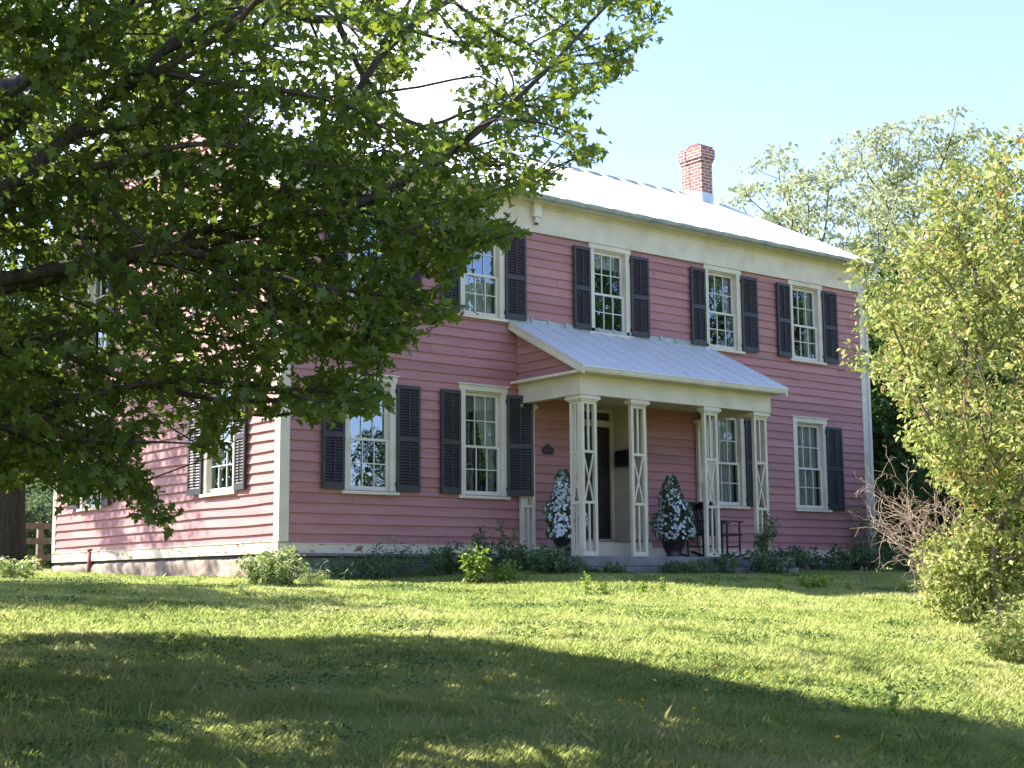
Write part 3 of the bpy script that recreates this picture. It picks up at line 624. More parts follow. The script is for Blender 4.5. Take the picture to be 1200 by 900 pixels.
# ---- porch
CY = -1.45; CZ0, CZ1 = -0.05, 2.33
def lattice(mb, p, U, wd, d=0.06, posts=True):
    """lattice panel in the vertical plane through p running along U, centred depth d"""
    p = np.array(p, float); U = np.array(U, float); pw = 0.05; V = np.array([U[1], -U[0], 0])
    def bx(u0, u1, z0, z1, dd):
        a = p+U*u0-V*dd/2; b = p+U*u1+V*dd/2; mb.box((min(a[0], b[0]), min(a[1], b[1]), z0), (max(a[0], b[0]), max(a[1], b[1]), z1))
    bx(0, pw, CZ0, CZ1-0.06, d); bx(wd-pw, wd, CZ0, CZ1-0.06, d)
    H = CZ1-CZ0; za, zb_ = CZ0+H*0.335, CZ0+H*0.655
    for z in (CZ0, za-0.02, zb_-0.02, CZ1-0.10): bx(pw, wd-pw, z, z+0.04, d*0.8)
    bx(pw, wd-pw, CZ0+0.04, CZ0+0.07, d*0.6)
    for lo, hi in ((CZ0+0.07, za-0.02), (zb_+0.02, CZ1-0.10)): bx(wd/2-0.014, wd/2+0.014, lo, hi, d*0.45)
    A = p+U*(pw+0.008); B = p+U*(wd-pw-0.008)
    for (s, e, off) in ((A, B, 0.009), (B, A, -0.009)):
        q0 = s+V*off+np.array([0, 0, za+0.022]); q1 = e+V*off+np.array([0, 0, zb_-0.022]); mb.bar(q0, q1, 0.026, 0.017, up=tuple(V))
def cap(mb, x0, x1, y0, y1):
    for (g, za, zb_) in ((0.018, CZ1-0.06, CZ1-0.035), (0.045, CZ1-0.035, CZ1+0.01), (0.03, CZ1+0.01, CZ1+0.03)): mb.box((x0-g, y0-g, za), (x1+g, y1+g, zb_))
def porch():
    pr = MB(); pr.box((3.95, -1.78, -0.21), (8.62, -0.05, -0.055)); pr.box((3.9, -1.86, -0.42), (6.3, -0.05, -0.215)); pr.box((6.33, -1.83, -0.42), (8.66, -0.05, -0.22))
    porch_o = pr.build('porch', M_SLAB, house, bevel=0.015)
    def col(x0, x1, corner=None):
        mb = MB(); lattice(mb, (x0, CY, 0), (1, 0, 0), x1-x0)
        if corner: 
            X = x0+0.031 if corner < 0 else x1-0.031
            lattice(mb, (X, CY+0.0315, 0), (0, 1, 0), 0.23, 0.045); cap(mb, x0, x1, CY-0.03, CY+0.26)
        else: cap(mb, x0, x1, CY-0.035, CY+0.035)
        mb.build('column', M_CREAM, porch_o)
    col(4.26, 4.56, -1); col(5.27, 5.58); col(6.87, 7.18); col(8.05, 8.36, 1)
    for X, s in ((4.20, 1), (8.14, 1)):
        mb = MB(); lattice(mb, (X, -0.075, 0), (1, 0, 0), 0.27, 0.05); mb.box((X, -0.045, CZ0), (X+0.27, -0.035, CZ1)); cap(mb, X, X+0.27, -0.10, -0.05); mb.build('pilaster', M_CREAM, porch_o)
    # entablature beams
    mb = MB(); e0, e1 = CZ1+0.03, 2.66
    mb.box((4.20, -1.53, e0), (8.42, -1.37, e1)); mb.box((4.20, -1.37, e0), (4.34, -0.025, e1)); mb.box((8.28, -1.37, e0), (8.42, -0.025, e1))
    mb.box((4.34, -1.37, e0+0.13), (8.28, -0.025, e0+0.15))
    mb.build('entablature', M_CREAM, porch_o, bevel=0.004)
    # cornice boards
    mb = MB(); zc = 2.66
    mb.box((4.03, -1.80, zc-0.002), (8.50, -1.531, zc+0.045)); mb.box((4.03, -1.531, zc), (4.199, -0.03, zc+0.04)); mb.box((8.421, -1.531, zc), (8.50, -0.03, zc+0.04))
    mb.box((4.02, -1.815, zc+0.02), (8.51, -1.801, zc+0.085)); mb.box((4.04, -1.795, zc+.046), (8.49, -1.75, zc+0.07))
    mb.build('cornice', M_CREAM, porch_o, bevel=0.003)
    # roof
    yA, zA, yB, zB = -1.83, 2.745, -0.022, 3.68; sl = (zB-zA)/(yB-yA)
    mb = MB(); mb.prism([(4.0, yA, zA), (4.0, yB, zB), (4.0, yB, zB-0.02), (4.0, yA, zA-0.02)], (4.53, 0, 0))
    sm = mb
    for x in np.linspace(4.01, 8.52, 13): sm.bar((x, yA, zA+0.008), (x, yB, zB+0.008), 0.010, 0.018)
    ro = mb.build('porch_roof', M_PROOF, porch_o)
    fl = MB(); fl.box((4.0, -0.034, zB-0.01), (8.53, -0.0215, zB+0.07))
    for x in np.linspace(4.1, 8.4, 13): fl.box((x, -0.05, zB+0.02), (x+0.05, -0.0345, zB+0.08))
    fl.build('wall_flashing', M_GUT, porch_o)
    rk = MB()
    for X in (4.01, 8.495):
        rk.prism([(X, yA+0.01, zA-0.13), (X, yB, zB-0.14), (X, yB, zB-0.021), (X, yA+0.01, zA-0.021)], (0.03, 0, 0))
    for X in (4.041, 8.33):
        rk.prism([(X, yA+0.25, zA+0.25*sl-0.10), (X, yB, zB-0.10), (X, yB, zB-0.07), (X, yA+0.25, zA+0.25*sl-0.07)], (0.16, 0, 0))
    for X in (4.17, 8.42):
        rk.prism([(X, -1.45, zA+0.38*sl-0.20), (X, yB, zB-0.22), (X, yB, zB-0.10), (X, -1.45, zA+0.38*sl-0.10)], (0.03, 0, 0))
    build_each(rk, 'rake_board', M_CREAM, porch_o)
    # clapboarded cheeks under the rakes
    def ck(z): return 0, max(0.0, min(1.45, (zB-0.12-z)/sl))
    siding('cheek_wall', (4.205, -0.022, 0), (0, -1, 0), (-1, 0, 0), 1.5, 2.70, 3.5, [], clip=ck, parent=porch_o, seed=21)
    siding('cheek_wall', (8.415, -0.022, 0), (0, -1, 0), (1, 0, 0), 1.5, 2.70, 3.5, [], clip=ck, parent=porch_o, seed=22)
porch()
# ---- things fixed to the house
mb = MB(); X = 4.55
mb.box((X-0.075, -0.145, 5.43), (X+0.075, -0.045, 5.66)); mb.box((X-0.11, -0.17, 5.66), (X+0.11, -0.04, 5.685)); mb.tube([(X, -0.10, 5.33), (X, -0.10, 5.43)], 0.035, 10)
b = empty('eave_box', (X, -0.045, 5.5), 'small white box with a short tube below, mounted on the frieze under the gutter', 'wall box')  # plain white box under the eave, its use not known
mb.build('box', M_WHITE, b, bevel=0.004); mb = MB(); mb.tube([(X, -0.10, 5.305), (X, -0.10, 5.33)], 0.033, 10); mb.build('tube_end', M_IRON, b)
mb = MB(); mb.lathe((0, 0, 0), [(0.13, 0), (0.13, 0.012), (0.10, 0.02), (0.02, 0.03)], 24); mb.v = [(4.80+x, -0.022-z, 1.66+y*0.42) for x, y, z in mb.v]
mb.box((4.68, -0.032, 1.585), (4.92, -0.022, 1.61)); mb.box((4.755, -0.04, 1.69), (4.845, -0.022, 1.755))
tag(mb.build('wall_plaque', M_IRON, None, loc=(4.80, -0.022, 1.66), smooth=False), 'small dark oval metal plaque on the pink wall left of the porch door', 'plaque')
# ================================================================== PLANTS
def leaf_shape(kind):
    if kind == 'maple':
        h = [(0.36, -0.04), (0.24, 0.20), (0.56, 0.46), (0.21, 0.50), (0.20, 0.74)]
        return np.array([(0, 0)]+h+[(0, 1.0)]+[(-x, y) for x, y in h[::-1]])
    if kind == 'oval': return np.array([(0, 0), (0.24, 0.28), (0.22, 0.65), (0, 1.0), (-0.22, 0.65), (-0.24, 0.28)])
    if kind == 'slim': return np.array([(0, 0), (0.10, 0.4), (0, 1.0), (-0.10, 0.4)])
    if kind == 'pinnate': return np.array([(0, 0), (0.20, 0.25), (0.30, 0.62), (0, 1.0), (-0.30, 0.62), (-0.20, 0.25)])
    if kind == 'petal': return np.array([(0.5*math.cos(t)*(1 if k % 2 == 0 else 0.72), 0.5+0.5*math.sin(t)*(1 if k % 2 == 0 else 0.72)) for k, t in enumerate(np.linspace(0, 2*math.pi, 11)[:-1])])
def leaves_mesh(name, P, size, kind, mat, parent=None, loc=None, up=0.8, rng=RNG, dirs=None, droop=0.25):
    """one ngon per leaf. P (n,3)"""
    P = np.asarray(P); n = len(P); S = leaf_shape(kind); k = len(S)
    nr = rng.normal(0, 1, (n, 3)); nr[:, 2] += up*2.2; nr /= np.linalg.norm(nr, axis=1)[:, None]
    t = rng.normal(0, 1, (n, 3)) if dirs is None else dirs+rng.normal(0, 0.35, (n, 3))
    t[:, 2] -= droop
    t -= nr*np.sum(t*nr, 1)[:, None]; t /= np.linalg.norm(t, axis=1)[:, None]; b_ = np.cross(t, nr)
    sz = size*rng.uniform(0.5, 1.25, n)
    fold = np.abs(S[:, 0])*0.45; bend = -0.25*S[:, 1]**2
    V = P[:, None, :] + sz[:, None, None]*(b_[:, None, :]*S[None, :, 0, None] + t[:, None, :]*S[None, :, 1, None] + nr[:, None, :]*(fold+bend)[None, :, None])
    Fc = np.arange(n*k).reshape(n, k)
    return np_mesh(name, V.reshape(-1, 3), Fc, mat, parent, loc)
def inpoly(x, y, poly):
    poly = np.asarray(poly, float); c = np.zeros(len(x), bool); n = len(poly)
    for i in range(n):
        x0, y0 = poly[i]; x1, y1 = poly[(i+1) % n]
        if y0 == y1: continue
        cnd = ((y0 > y) != (y1 > y)) & (x < (x1-x0)*(y-y0)/(y1-y0)+x0); c ^= cnd
    return c
def grow(trunk, trunk_r, targets, seg=0.45, wig=0.06, tip=0.006, expo=0.42, rng=RNG, depth_w=0.3, sagf=0.0, limbs=()):
    """branch skeleton from trunk polyline to targets; returns list of (points, radii)"""
    P = [np.array(p, float) for p in trunk]; par = [-1]+list(range(len(P)-1)); plen = [0.0]
    for i in range(1, len(P)): plen.append(plen[-1]+0.3*np.linalg.norm(P[i]-P[i-1]))
    ntr = len(P)
    for lb in limbs:       # explicit limbs: first point attaches to nearest trunk node
        q = [np.array(p, float) for p in lb]; d = [np.linalg.norm(p-q[0]) for p in P[:ntr]]; j = int(np.argmin(d))
        for s in q:
            m = max(1, int(np.linalg.norm(s-P[j])/seg)); a = P[j].copy()
            for k in range(1, m+1):
                P.append(a+(s-a)*k/m+(rng.normal(0, wig, 3) if k < m else 0)); par.append(j); plen.append(plen[j]+np.linalg.norm(P[-1]-P[j])); j = len(P)-1
    T = np.asarray(targets); base = P[ntr-1]; order = np.argsort(np.linalg.norm(T-base, axis=1))
    cap_ = len(P)+len(T)*30; A = np.zeros((cap_, 3)); A[:len(P)] = P; PL = np.zeros(cap_); PL[:len(P)] = plen; n = len(P)
    for ti in order:
        t = T[ti]; dv = t-A[:n]; d = np.linalg.norm(dv, axis=1); cost = d+depth_w*PL[:n]+np.maximum(0, -dv[:, 2])*0.0; cost[0] += 5
        j = int(np.argmin(cost)); L0 = d[j]; m = max(1, int(round(L0/seg))); m = min(m, 25); a = A[j].copy()
        for k in range(1, m+1):
            q = a+(t-a)*k/m; 
            if k < m: q = q+rng.normal(0, wig, 3)+np.array([0, 0, sagf*L0*math.sin(math.pi*k/m)])
            A[n] = q; par.append(j); PL[n] = PL[j]+np.linalg.norm(q-A[j]); j = n; n += 1
    A = A[:n]; cnt = np.ones(n)
    for i in range(n-1, 0, -1): cnt[par[i]] += cnt[i]
    rr = tip*cnt**expo; rr = np.minimum(rr, trunk_r)
    tr = np.linspace(trunk_r, max(rr[ntr-1], trunk_r*0.6), ntr); rr[:ntr] = tr
    ch = [[] for _ in range(n)]
    for i in range(1, n): ch[par[i]].append(i)
    mc = np.array([max(c, key=lambda q: cnt[q]) if c else -1 for c in ch]); pa = np.array(par); ok_ = (mc >= 0) & (pa >= 0) & (np.arange(n) >= 2)
    for _ in range(3): B = A.copy(); B[ok_] = 0.5*A[ok_]+0.25*A[pa[ok_]]+0.25*A[mc[ok_]]; A = B
    paths = []; stack = [(0, None)]
    while stack:
        s, pr_ = stack.pop(); idx = [] if pr_ is None else [pr_]; i = s
        while True:
            idx.append(i); c = ch[i]
            if not c: break
            c = sorted(c, key=lambda q: -cnt[q])
            for q in c[1:]: stack.append((q, i))
            i = c[0]
        r_ = rr[idx].copy()
        if pr_ is not None: r_[0] = min(r_[0], r_[1]*1.25)
        paths.append((A[idx], r_))
    return paths
def tubes_obj(name, paths, mat, parent=None, loc=None, minr=0.0, sides=None):
    mb_v = []; mb_f = []; n0 = 0
    for P, R_ in paths:
        if R_.max() < minr or len(P) < 2: continue
        n = 10 if R_.max() > 0.12 else (6 if R_.max() > 0.02 else 4)
        D = np.gradient(P, axis=0); D /= (np.linalg.norm(D, axis=1)[:, None]+1e-9)
        a = np.cross(D[0], (0.3, 0.2, 1.0)); V = []
        for i in range(len(P)):
            a = a-D[i]*(a@D[i]); a /= (np.linalg.norm(a)+1e-9); b_ = np.cross(D[i], a); t = np.arange(n)*2*math.pi/n
            V.append(P[i]+R_[i]*(np.cos(t)[:, None]*a+np.sin(t)[:, None]*b_))
        V = np.concatenate(V); m = len(P); i, k = np.meshgrid(np.arange(m-1), np.arange(n), indexing='ij'); i = i.ravel(); k = k.ravel()
        Fq = np.stack([i*n+k, i*n+(k+1) % n, (i+1)*n+(k+1) % n, (i+1)*n+k], 1)+n0
        mb_v.append(V); mb_f.append(Fq); n0 += len(V)
    return np_mesh(name, np.concatenate(mb_v), np.concatenate(mb_f), mat, parent, loc, smooth=True)
def sprays(T, per, rad_, flat=0.35, rng=RNG, out=None):
    """leaf positions round each twig end"""
    T = np.asarray(T); n = len(T); o = rng.normal(0, 1, (n, per, 3)); o /= np.linalg.norm(o, axis=2)[..., None]
    o *= (rng.uniform(0, 1, (n, per, 1))**0.5)*rad_; o[..., 2] *= flat
    return (T[:, None, :]+o).reshape(-1, 3)
# ---- the near maple
OUTLINE = [(-900, -900), (740, -900), (790, -20), (768, 12), (772, 40), (735, 62), (728, 92), (700, 112), (672, 122), (690, 140), (668, 152), (708, 172), (704, 188), (660, 196), (640, 218), (612, 222), (585, 236), (575, 252), (618, 274), (590, 284),
           (545, 292), (556, 312), (528, 326), (520, 350), (552, 366), (515, 378), (478, 362), (492, 398), (458, 406), (446, 436), (452, 474), (430, 490), (418, 478), (385, 496), (350, 488), (333, 462), (318, 488), (285, 470),
           (265, 505), (250, 545), (236, 520), (225, 478), (200, 492), (168, 520), (160, 545), (190, 590), (205, 616), (190, 612), (150, 590), (120, 560), (105, 590), (75, 590), (66, 560), (60, 570), (45, 540), (20, 566), (0, 570), (-900, 640)]
GAP = [(462, 92), (500, 68), (548, 50), (553, 92), (530, 106), (534, 128), (548, 142), (508, 152), (470, 148), (458, 120)]
SHEDGE_X = [-400, 0, 220, 300, 420, 560, 700, 850, 950, 1200, 2500]; SHEDGE_Y = [735, 738, 735, 745, 740, 742, 766, 795, 812, 850, 900]
def maple():
    rng = np.random.default_rng(42); base = np.array([-8.3, -8.2, 0]); base[2] = ground(base[0], base[1])
    cen = np.array([-8.2, -8.4, 5.0]); RR = np.array([7.2, 7.0, 5.9])
    n = 170000; q = rng.normal(0, 1, (n, 3)); q /= np.linalg.norm(q, axis=1)[:, None]; q *= rng.uniform(0.12, 1, (n, 1))**(1/2.4)
    T = cen+q*RR
    m = 60000; a = rng.uniform(0, 6.283, m); h_ = rng.uniform(1.0, 6.6, m); sk = np.stack([cen[0]+np.cos(a)*h_, cen[1]+np.sin(a)*h_, rng.uniform(-0.9, 2.6, m)], 1); T = np.concatenate([T, sk])
    # drooping skirt around the rim
    hr = np.hypot(T[:, 0]-cen[0], T[:, 1]-cen[1])
    keep = (T[:, 2] > ground(T[:, 0], T[:, 1])+0.55+0.12*np.clip(3-hr, 0, 3))
    T = T[keep]
    x, y, z = project(T); inf = (z > 0) & (x > -60) & (x < 1260) & (y > -60) & (y < 960)
    dist = np.linalg.norm(T-CAM, axis=1)
    bad = inf & ~inpoly(x, y, OUTLINE)
    bad |= inf & inpoly(x, y, GAP)
    bad |= (inf & (dist < 8.3)) | (dist < 2.2) | ((z > 0) & (x > -400) & (x < 1600) & (y > -500) & (dist < 5))
    # sparse sky-side patches
    sp = inf & inpoly(x, y, [(265, 60), (330, 30), (400, 10), (430, 60), (400, 150), (330, 172), (270, 140)]); bad |= sp & (rng.uniform(0, 1, len(T)) < 0.55)
    sp = inf & (x > 520) & (y < 240); bad |= sp & (rng.uniform(0, 1, len(T)) < 0.25)
    # what its shade reaches on the lawn
    h = T[:, 2]-ground(T[:, 0], T[:, 1]); 
    for _ in range(3):
        S = T-SUN[None]*(h/SUN[2])[:, None]; h = T[:, 2]-ground(S[:, 0], S[:, 1])
    S = T-SUN[None]*(h/SUN[2])[:, None]; sx, sy, sz = project(S); ey = np.interp(sx, SHEDGE_X, SHEDGE_Y)
    lit = (sz > 0) & (sx > -100) & (sx < 1330) & (sy < ey+11)
    bad |= lit & (rng.uniform(0, 1, len(T)) < 0.99)
    useful = (sz > 0) & (sx > -250) & (sx < 1450) & (sy < 1150) & (sy > ey+4); T = T[~bad]; useful = useful[~bad]; x, y, z = project(T); inf = (z > 0) & (x > -60) & (x < 1260) & (y > -60) & (y < 960)
    p_ = rng.permutation(len(T)); T = T[p_]; x, y, z, inf = x[p_], y[p_], z[p_], inf[p_]; useful = useful[p_]; offs = 0; keep = np.zeros(len(T), bool); cnt = {}; off = 0
    thin = inpoly(x, y, [(265, 60), (330, 30), (400, 10), (430, 60), (400, 150), (330, 172), (270, 140)]) | ((x > 470) & (y < 215))
    for k in range(len(T)):
        if inf[k]:
            c_ = (int(x[k]//40), int(y[k]//40)); m_ = (3.8 if thin[k] else 7.0)+3.6*math.sin(c_[0]*1.9+c_[1]*0.8)*math.cos(c_[1]*1.7-c_[0]*0.6)
            if cnt.get(c_, 0) < m_: cnt[c_] = cnt.get(c_, 0)+1; keep[k] = True
        elif useful[k]:
            if offs < 1650: keep[k] = True; offs += 1
        elif off < 900: keep[k] = True; off += 1
    T = T[keep]; print('maple sprays', len(T), 'in frame', sum(cnt.values()), 'cells', len(cnt), 'full', sum(v >= 14 for v in cnt.values()))
    top = base+np.array([0.2, 0.1, 2.2]); tr = [base-np.array([0, 0, .2]), base+(0.02, 0, 0.8), base+(0.08, 0.0, 1.5), top, top+(0.1, 0.2, 1.0), top+(0.0, 0.3, 2.4), top+(0.1, 0.2, 4.2)]
    limbs = [[top+(0.1, 0, .3), at(-40, 215, 9.2), at(20, 148, 9.2), at(85, 85, 9.3), at(200, -10, 9.6)],
             [top+(0.1, 0, .0), at(-30, 260, 9.0), at(75, 165, 9.0), at(130, 100, 9.0), at(250, 20, 9.3)],
             [top+(0, 0, -0.2), at(20, 250, 9.4), at(105, 168, 9.6), at(200, 105, 9.9), at(330, 60, 10.2)],
             [top+(0, 0, -.4), at(-20, 420, 9.5), at(110, 392, 10.0), at(175, 360, 10.2), at(300, 300, 10.4)],
             [top+(0, 0, -0.1), at(60, 330, 9.2), at(220, 285, 9.4), at(340, 240, 9.5), at(372, 205, 9.5), at(420, 110, 9.6)],
             [top+(0, 0, -0.2), at(200, 290, 9.0), at(400, 260, 9.2), at(520, 190, 9.4), at(620, 120, 9.5), at(680, 60, 9.6)],
             [top+(0, 0, -.8), at(-40, 500, 9.0), at(60, 500, 9.0), at(160, 560, 9.0)]]
    paths = grow(tr, 0.34, T, seg=0.35, wig=0.03, tip=0.0045, expo=0.44, rng=rng, depth_w=0.22, sagf=0.05, limbs=limbs)
    t = empty('maple_tree', base, 'big leafy maple whose low boughs hang across the left half of the view', 'tree')
    tubes_obj('trunk', paths, M_BARK, t)
    Lp = sprays(T, 22, 0.20, 0.42, rng)
    # keep every leaf inside the drawn silhouette and out of the sky gap, loosely
    x, y, z = project(Lp); inf = (z > 0) & (x > -60) & (x < 1260) & (y > -60) & (y < 960)
    jx = x+rng.normal(0, 7, len(x)); jy = y+rng.normal(0, 7, len(x)); bad = inf & (~inpoly(jx, jy, OUTLINE) | inpoly(jx, jy, GAP)); Lp = Lp[~bad]
    print('maple leaves', len(Lp))
    leaves_mesh('crown', Lp, 0.071, 'maple', M_MAPLE, t, up=0.55, rng=rng, droop=0.5)
maple()
# ---- generic trees
def tree(name, label, base, H, crown_c, crown_r, ns, per, leaf, kind, mat, bark, trunk_r, spray_r=0.5, flat=0.5, seed=0, group=None, cat='tree', hollow=0.3, up=0.5, multi=None, filt=None, droop=0.25, tipr=0.012, shape=None):
    rng = np.random.default_rng(seed); base = np.array(base, float)
    q = rng.normal(0, 1, (ns, 3)); q /= np.linalg.norm(q, axis=1)[:, None]; q *= rng.uniform(hollow**3, 1, (ns, 1))**(1/3)
    # lumpy outline
    lump = 1+0.16*np.sin(q[:, 0]*5+seed)*np.cos(q[:, 1]*4.3+seed*2)+0.12*np.sin(q[:, 2]*7+seed*1.7)
    T = base+np.array(crown_c)+q*lump[:, None]*np.array(crown_r)
    if shape: T = shape(T, rng)
    T = T[T[:, 2] > base[2]+0.12]
    if filt is not None: T = T[filt(T, rng)]
    tr = [base-np.array([0, 0, 0.2])]+[base+np.array([0.05*math.sin(k*2+seed), 0.05*math.cos(k*3+seed), H*k/4]) for k in range(1, 5)]
    paths = grow(tr, trunk_r, T, seg=max(0.3, H*0.08), wig=0.035*H*0.2+0.01, tip=tipr, rng=rng, depth_w=0.25)
    t = empty(name, base, label, cat, group); tubes_obj('trunk', paths, bark, t)
    leaves_mesh('crown', sprays(T, per, spray_r, flat, rng), leaf, kind, mat, t, up=up, rng=rng, droop=droop)
    return t
def gpt(px, t, dy=0.0):
    p = at(px, 680, t); return np.array([p[0], p[1], float(ground(p[0], p[1]))])
# trunk standing beside the rear corner of the house (left edge)
p = gpt(0, 29.0)
tree('old_tree', 'thick dark trunked tree standing by the rear corner of the house at the left edge', p, 4.2, (-2.2, 1.6, 9.0), (3.2, 3.0, 3.0), 420, 26, 0.13, 'maple', M_MAPLE2, M_BARKD, 0.50, 0.45, 0.5, seed=2)
tree('side_tree', 'round tree past the left edge of the view, shading the lawn', (-9.4, 2.6, float(ground(-9.4, 2.6))), 3.0, (0.7, -0.4, 5.6), (2.5, 1.9, 2.0), 420, 26, 0.12, 'maple', M_MAPLE2, M_BARK, 0.16, 0.42, 0.5, seed=91)
# yellowing shrubs at the right
bs = gpt(1165, 15.5)
def right_filter(T, rng):
    x, y, z = project(T); e = np.interp(y, [120, 150, 200, 260, 330, 400, 470, 540, 600, 650, 700, 760, 800], [1230, 1175, 1105, 1058, 1010, 1016, 1045, 1100, 1135, 1140, 1140, 1160, 1230])
    return (x > e+13*np.sin(y*0.055)+9*np.sin(y*0.13+1)+rng.normal(0, 12, len(x))) & ((np.sin(T[:, 0]*4.1+T[:, 2]*2.3)*np.sin(T[:, 1]*3.7-T[:, 2]*3.1+1)+0.55*np.sin(T[:, 2]*7+T[:, 0]*5)) < 0.34) & (y < 700+(x-1100)*0.36)
tree('yellow_green_shrub_tree', 'tall yellow green small leaved bush tree in full sun at the right edge', bs, 0.9, (0.45, -0.1, 2.75), (2.1, 2.2, 2.65), 2500, 30, 0.072, 'oval', M_OLIVE, M_BARKG, 0.05, 0.17, 0.9, seed=5, hollow=0.2, up=0.3, filt=right_filter, tipr=0.004)
tree('yellow_green_shrub', 'small yellow green shrub at the foot of the tall bush tree beside the dead twigs', gpt(1150, 15.8), 0.3, (0, 0, 0.55), (0.55, 0.6, 0.6), 200, 32, 0.06, 'oval', M_OLIVE, M_BARKG, 0.03, 0.2, 0.8, seed=7, hollow=0.2, up=0.3, cat='shrub', tipr=0.003)
# dead brush: tangle of bare twigs
def dead_bush():
    rng = np.random.default_rng(8); b = gpt(1138, 16.6); paths = []
    def arc(p, q, r0, r1, bow, n=9):
        t = np.linspace(0, 1, n)[:, None]; m = (p+q)/2+bow; P = (1-t)**2*p+2*t*(1-t)*m+t*t*q; P[1:-1] += rng.normal(0, 0.012, (n-2, 3)); return P, np.linspace(r0, r1, n)
    for _ in range(34):
        px = rng.uniform(1012, 1135); lo = np.interp(px, [1008, 1040, 1080, 1145], [600, 640, 670, 690]); hi = np.interp(px, [1008, 1030, 1080, 1145], [575, 550, 560, 600])
        q = at(px, rng.uniform(hi, lo), rng.uniform(15.8, 17.2)); p0 = b+rng.normal(0, 0.10, 3)*(1, 1, 0); main = arc(p0, q, 0.011, 0.003, np.array([rng.normal(0, .2), rng.normal(0, .2), rng.uniform(-0.1, 0.6)])); paths.append(main)
        for _k in range(7):
            k = rng.integers(3, 9); s0 = main[0][k]; d = main[0][min(k, 8)]-main[0][k-2]; d = d/np.linalg.norm(d)+rng.normal(0, 0.85, 3); L0 = rng.uniform(0.15, 0.48); sub = arc(s0, s0+d/np.linalg.norm(d)*L0, 0.0045, 0.002, rng.normal(0, 0.05, 3)-(0, 0, -0.03), 6); paths.append(sub)
            for _m in range(2):
                s1 = sub[0][rng.integers(2, 6)]; d2 = d+rng.normal(0, 0.9, 3); paths.append(arc(s1, s1+d2/np.linalg.norm(d2)*rng.uniform(0.06, 0.18), 0.0028, 0.0016, rng.normal(0, 0.02, 3), 4))
    t = empty('dead_bush', b, 'tangle of bare reddish brown dead twigs beside the house corner', 'dead bush'); tubes_obj('branches', paths, M_DEAD, t)
dead_bush()
# background trees
LOC = gpt(960, 46)
def locust_filter(T, rng):
    x, y, z = project(T); e = np.interp(x, [845, 870, 900, 960, 1020, 1050, 1080, 1130, 1160], [232, 205, 170, 155, 150, 150, 118, 160, 200]); return (y > e) & (x > 848)
def layer(T, rng): T = T.copy(); T[:, 2] = np.round(T[:, 2]/0.9)*0.9+rng.normal(0, 0.13, len(T)); return T
tree('locust_tree', 'tall airy feathery locust tree rising behind the right end of the roof', gpt(985, 46), 6.5, (0.3, 0, 10.2), (4.2, 4.2, 4.3), 330, 44, 0.17, 'pinnate', M_LOCUST, M_BARK, 0.22, 0.62, 0.26, seed=12, hollow=0.3, filt=locust_filter, up=0.4, tipr=0.009, shape=layer, droop=0.1)
tree('slender_locust', 'lighter feathery tree behind the yellow bush tree, its top poking above', gpt(1085, 50), 7.0, (0.0, 0, 11.8), (2.5, 2.8, 4.3), 210, 44, 0.17, 'pinnate', M_LOCUST, M_BARK, 0.2, 0.62, 0.26, seed=14, hollow=0.3, up=0.4, tipr=0.009, shape=layer, droop=0.1)
specs = [(1065, 34, 2.6, (0, 0, 3.6), (2.6, 2.6, 2.9), 620, 'dark green leafy tree just beyond the right house corner'),
         (1150, 38, 3.0, (0, 0, 4.4), (3.2, 3.2, 3.5), 650, 'green tree behind the yellow bush tree at the right'),
         (1010, 44, 3.6, (0, 0, 5.6), (3.0, 3.0, 3.2), 600, 'light green tree top showing over the right roof end'),
         (1260, 42, 3.6, (0, 0, 6.5), (4.2, 4.2, 5.5), 620, 'green tree mostly past the right edge of the view')]
for i, (px, t_, H, cc, cr, ns, lab) in enumerate(specs):
    tree('leafy_tree', lab, gpt(px, t_), H, cc, cr, ns, 30, 0.19, 'oval', M_MAPLE2 if i in (0, 3) else M_YOUNG if i == 2 else M_MAPLE2, M_BARK, 0.2, 0.62, 0.6, seed=30+i, group='trees beyond the house')
# trees behind the left rear corner and far left
for i, (px, t_) in enumerate(((40, 46), (-70, 52), (110, 58))):
    tree('woodland_tree', ['rounded green tree seen beyond the rail fence', 'green tree beyond the far left of the view', 'green tree standing behind the left rear corner of the house'][i], gpt(px, t_), 3.0, (0, 0, 5.0), (4.2, 4.2, 4.6), 560, 30, 0.24, 'oval', M_MAPLE2, M_BARK, 0.24, 0.8, 0.6, seed=50+i, group='trees beyond the house')
# low bushes behind the fence
for i, (px, t_) in enumerate(((38, 38), (62, 40))):
    tree('hedge_bush', ['dense low bush behind the rail fence', 'smaller low bush right of the one behind the rail fence'][i], gpt(px, t_), 0.5, (0, 0, 0.9), (1.5, 1.4, 1.1), 200, 26, 0.13, 'oval', M_BASEP, M_BARK, 0.06, 0.4, 0.7, seed=60+i, cat='bush', group='bushes behind the fence')
for i, (px, t_, h_, lab) in enumerate(((1050, 35, 1.5, 'dense green thicket just behind the right house corner'), (1100, 31, 1.5, 'dense green thicket behind the dead twigs'), (1150, 28, 1.4, 'dense green thicket behind the yellow bush tree'), (1215, 27, 1.5, 'dense green thicket at the right edge behind the yellow bush tree'))):
    tree('thicket', lab, gpt(px, t_), 0.6, (0, 0, h_), (1.25, 1.2, h_*1.05), 260, 30, 0.13, 'oval', M_MAPLE2, M_BARK, 0.05, 0.4, 0.7, seed=70+i, cat='bush', group='thicket beyond the right corner', tipr=0.006)
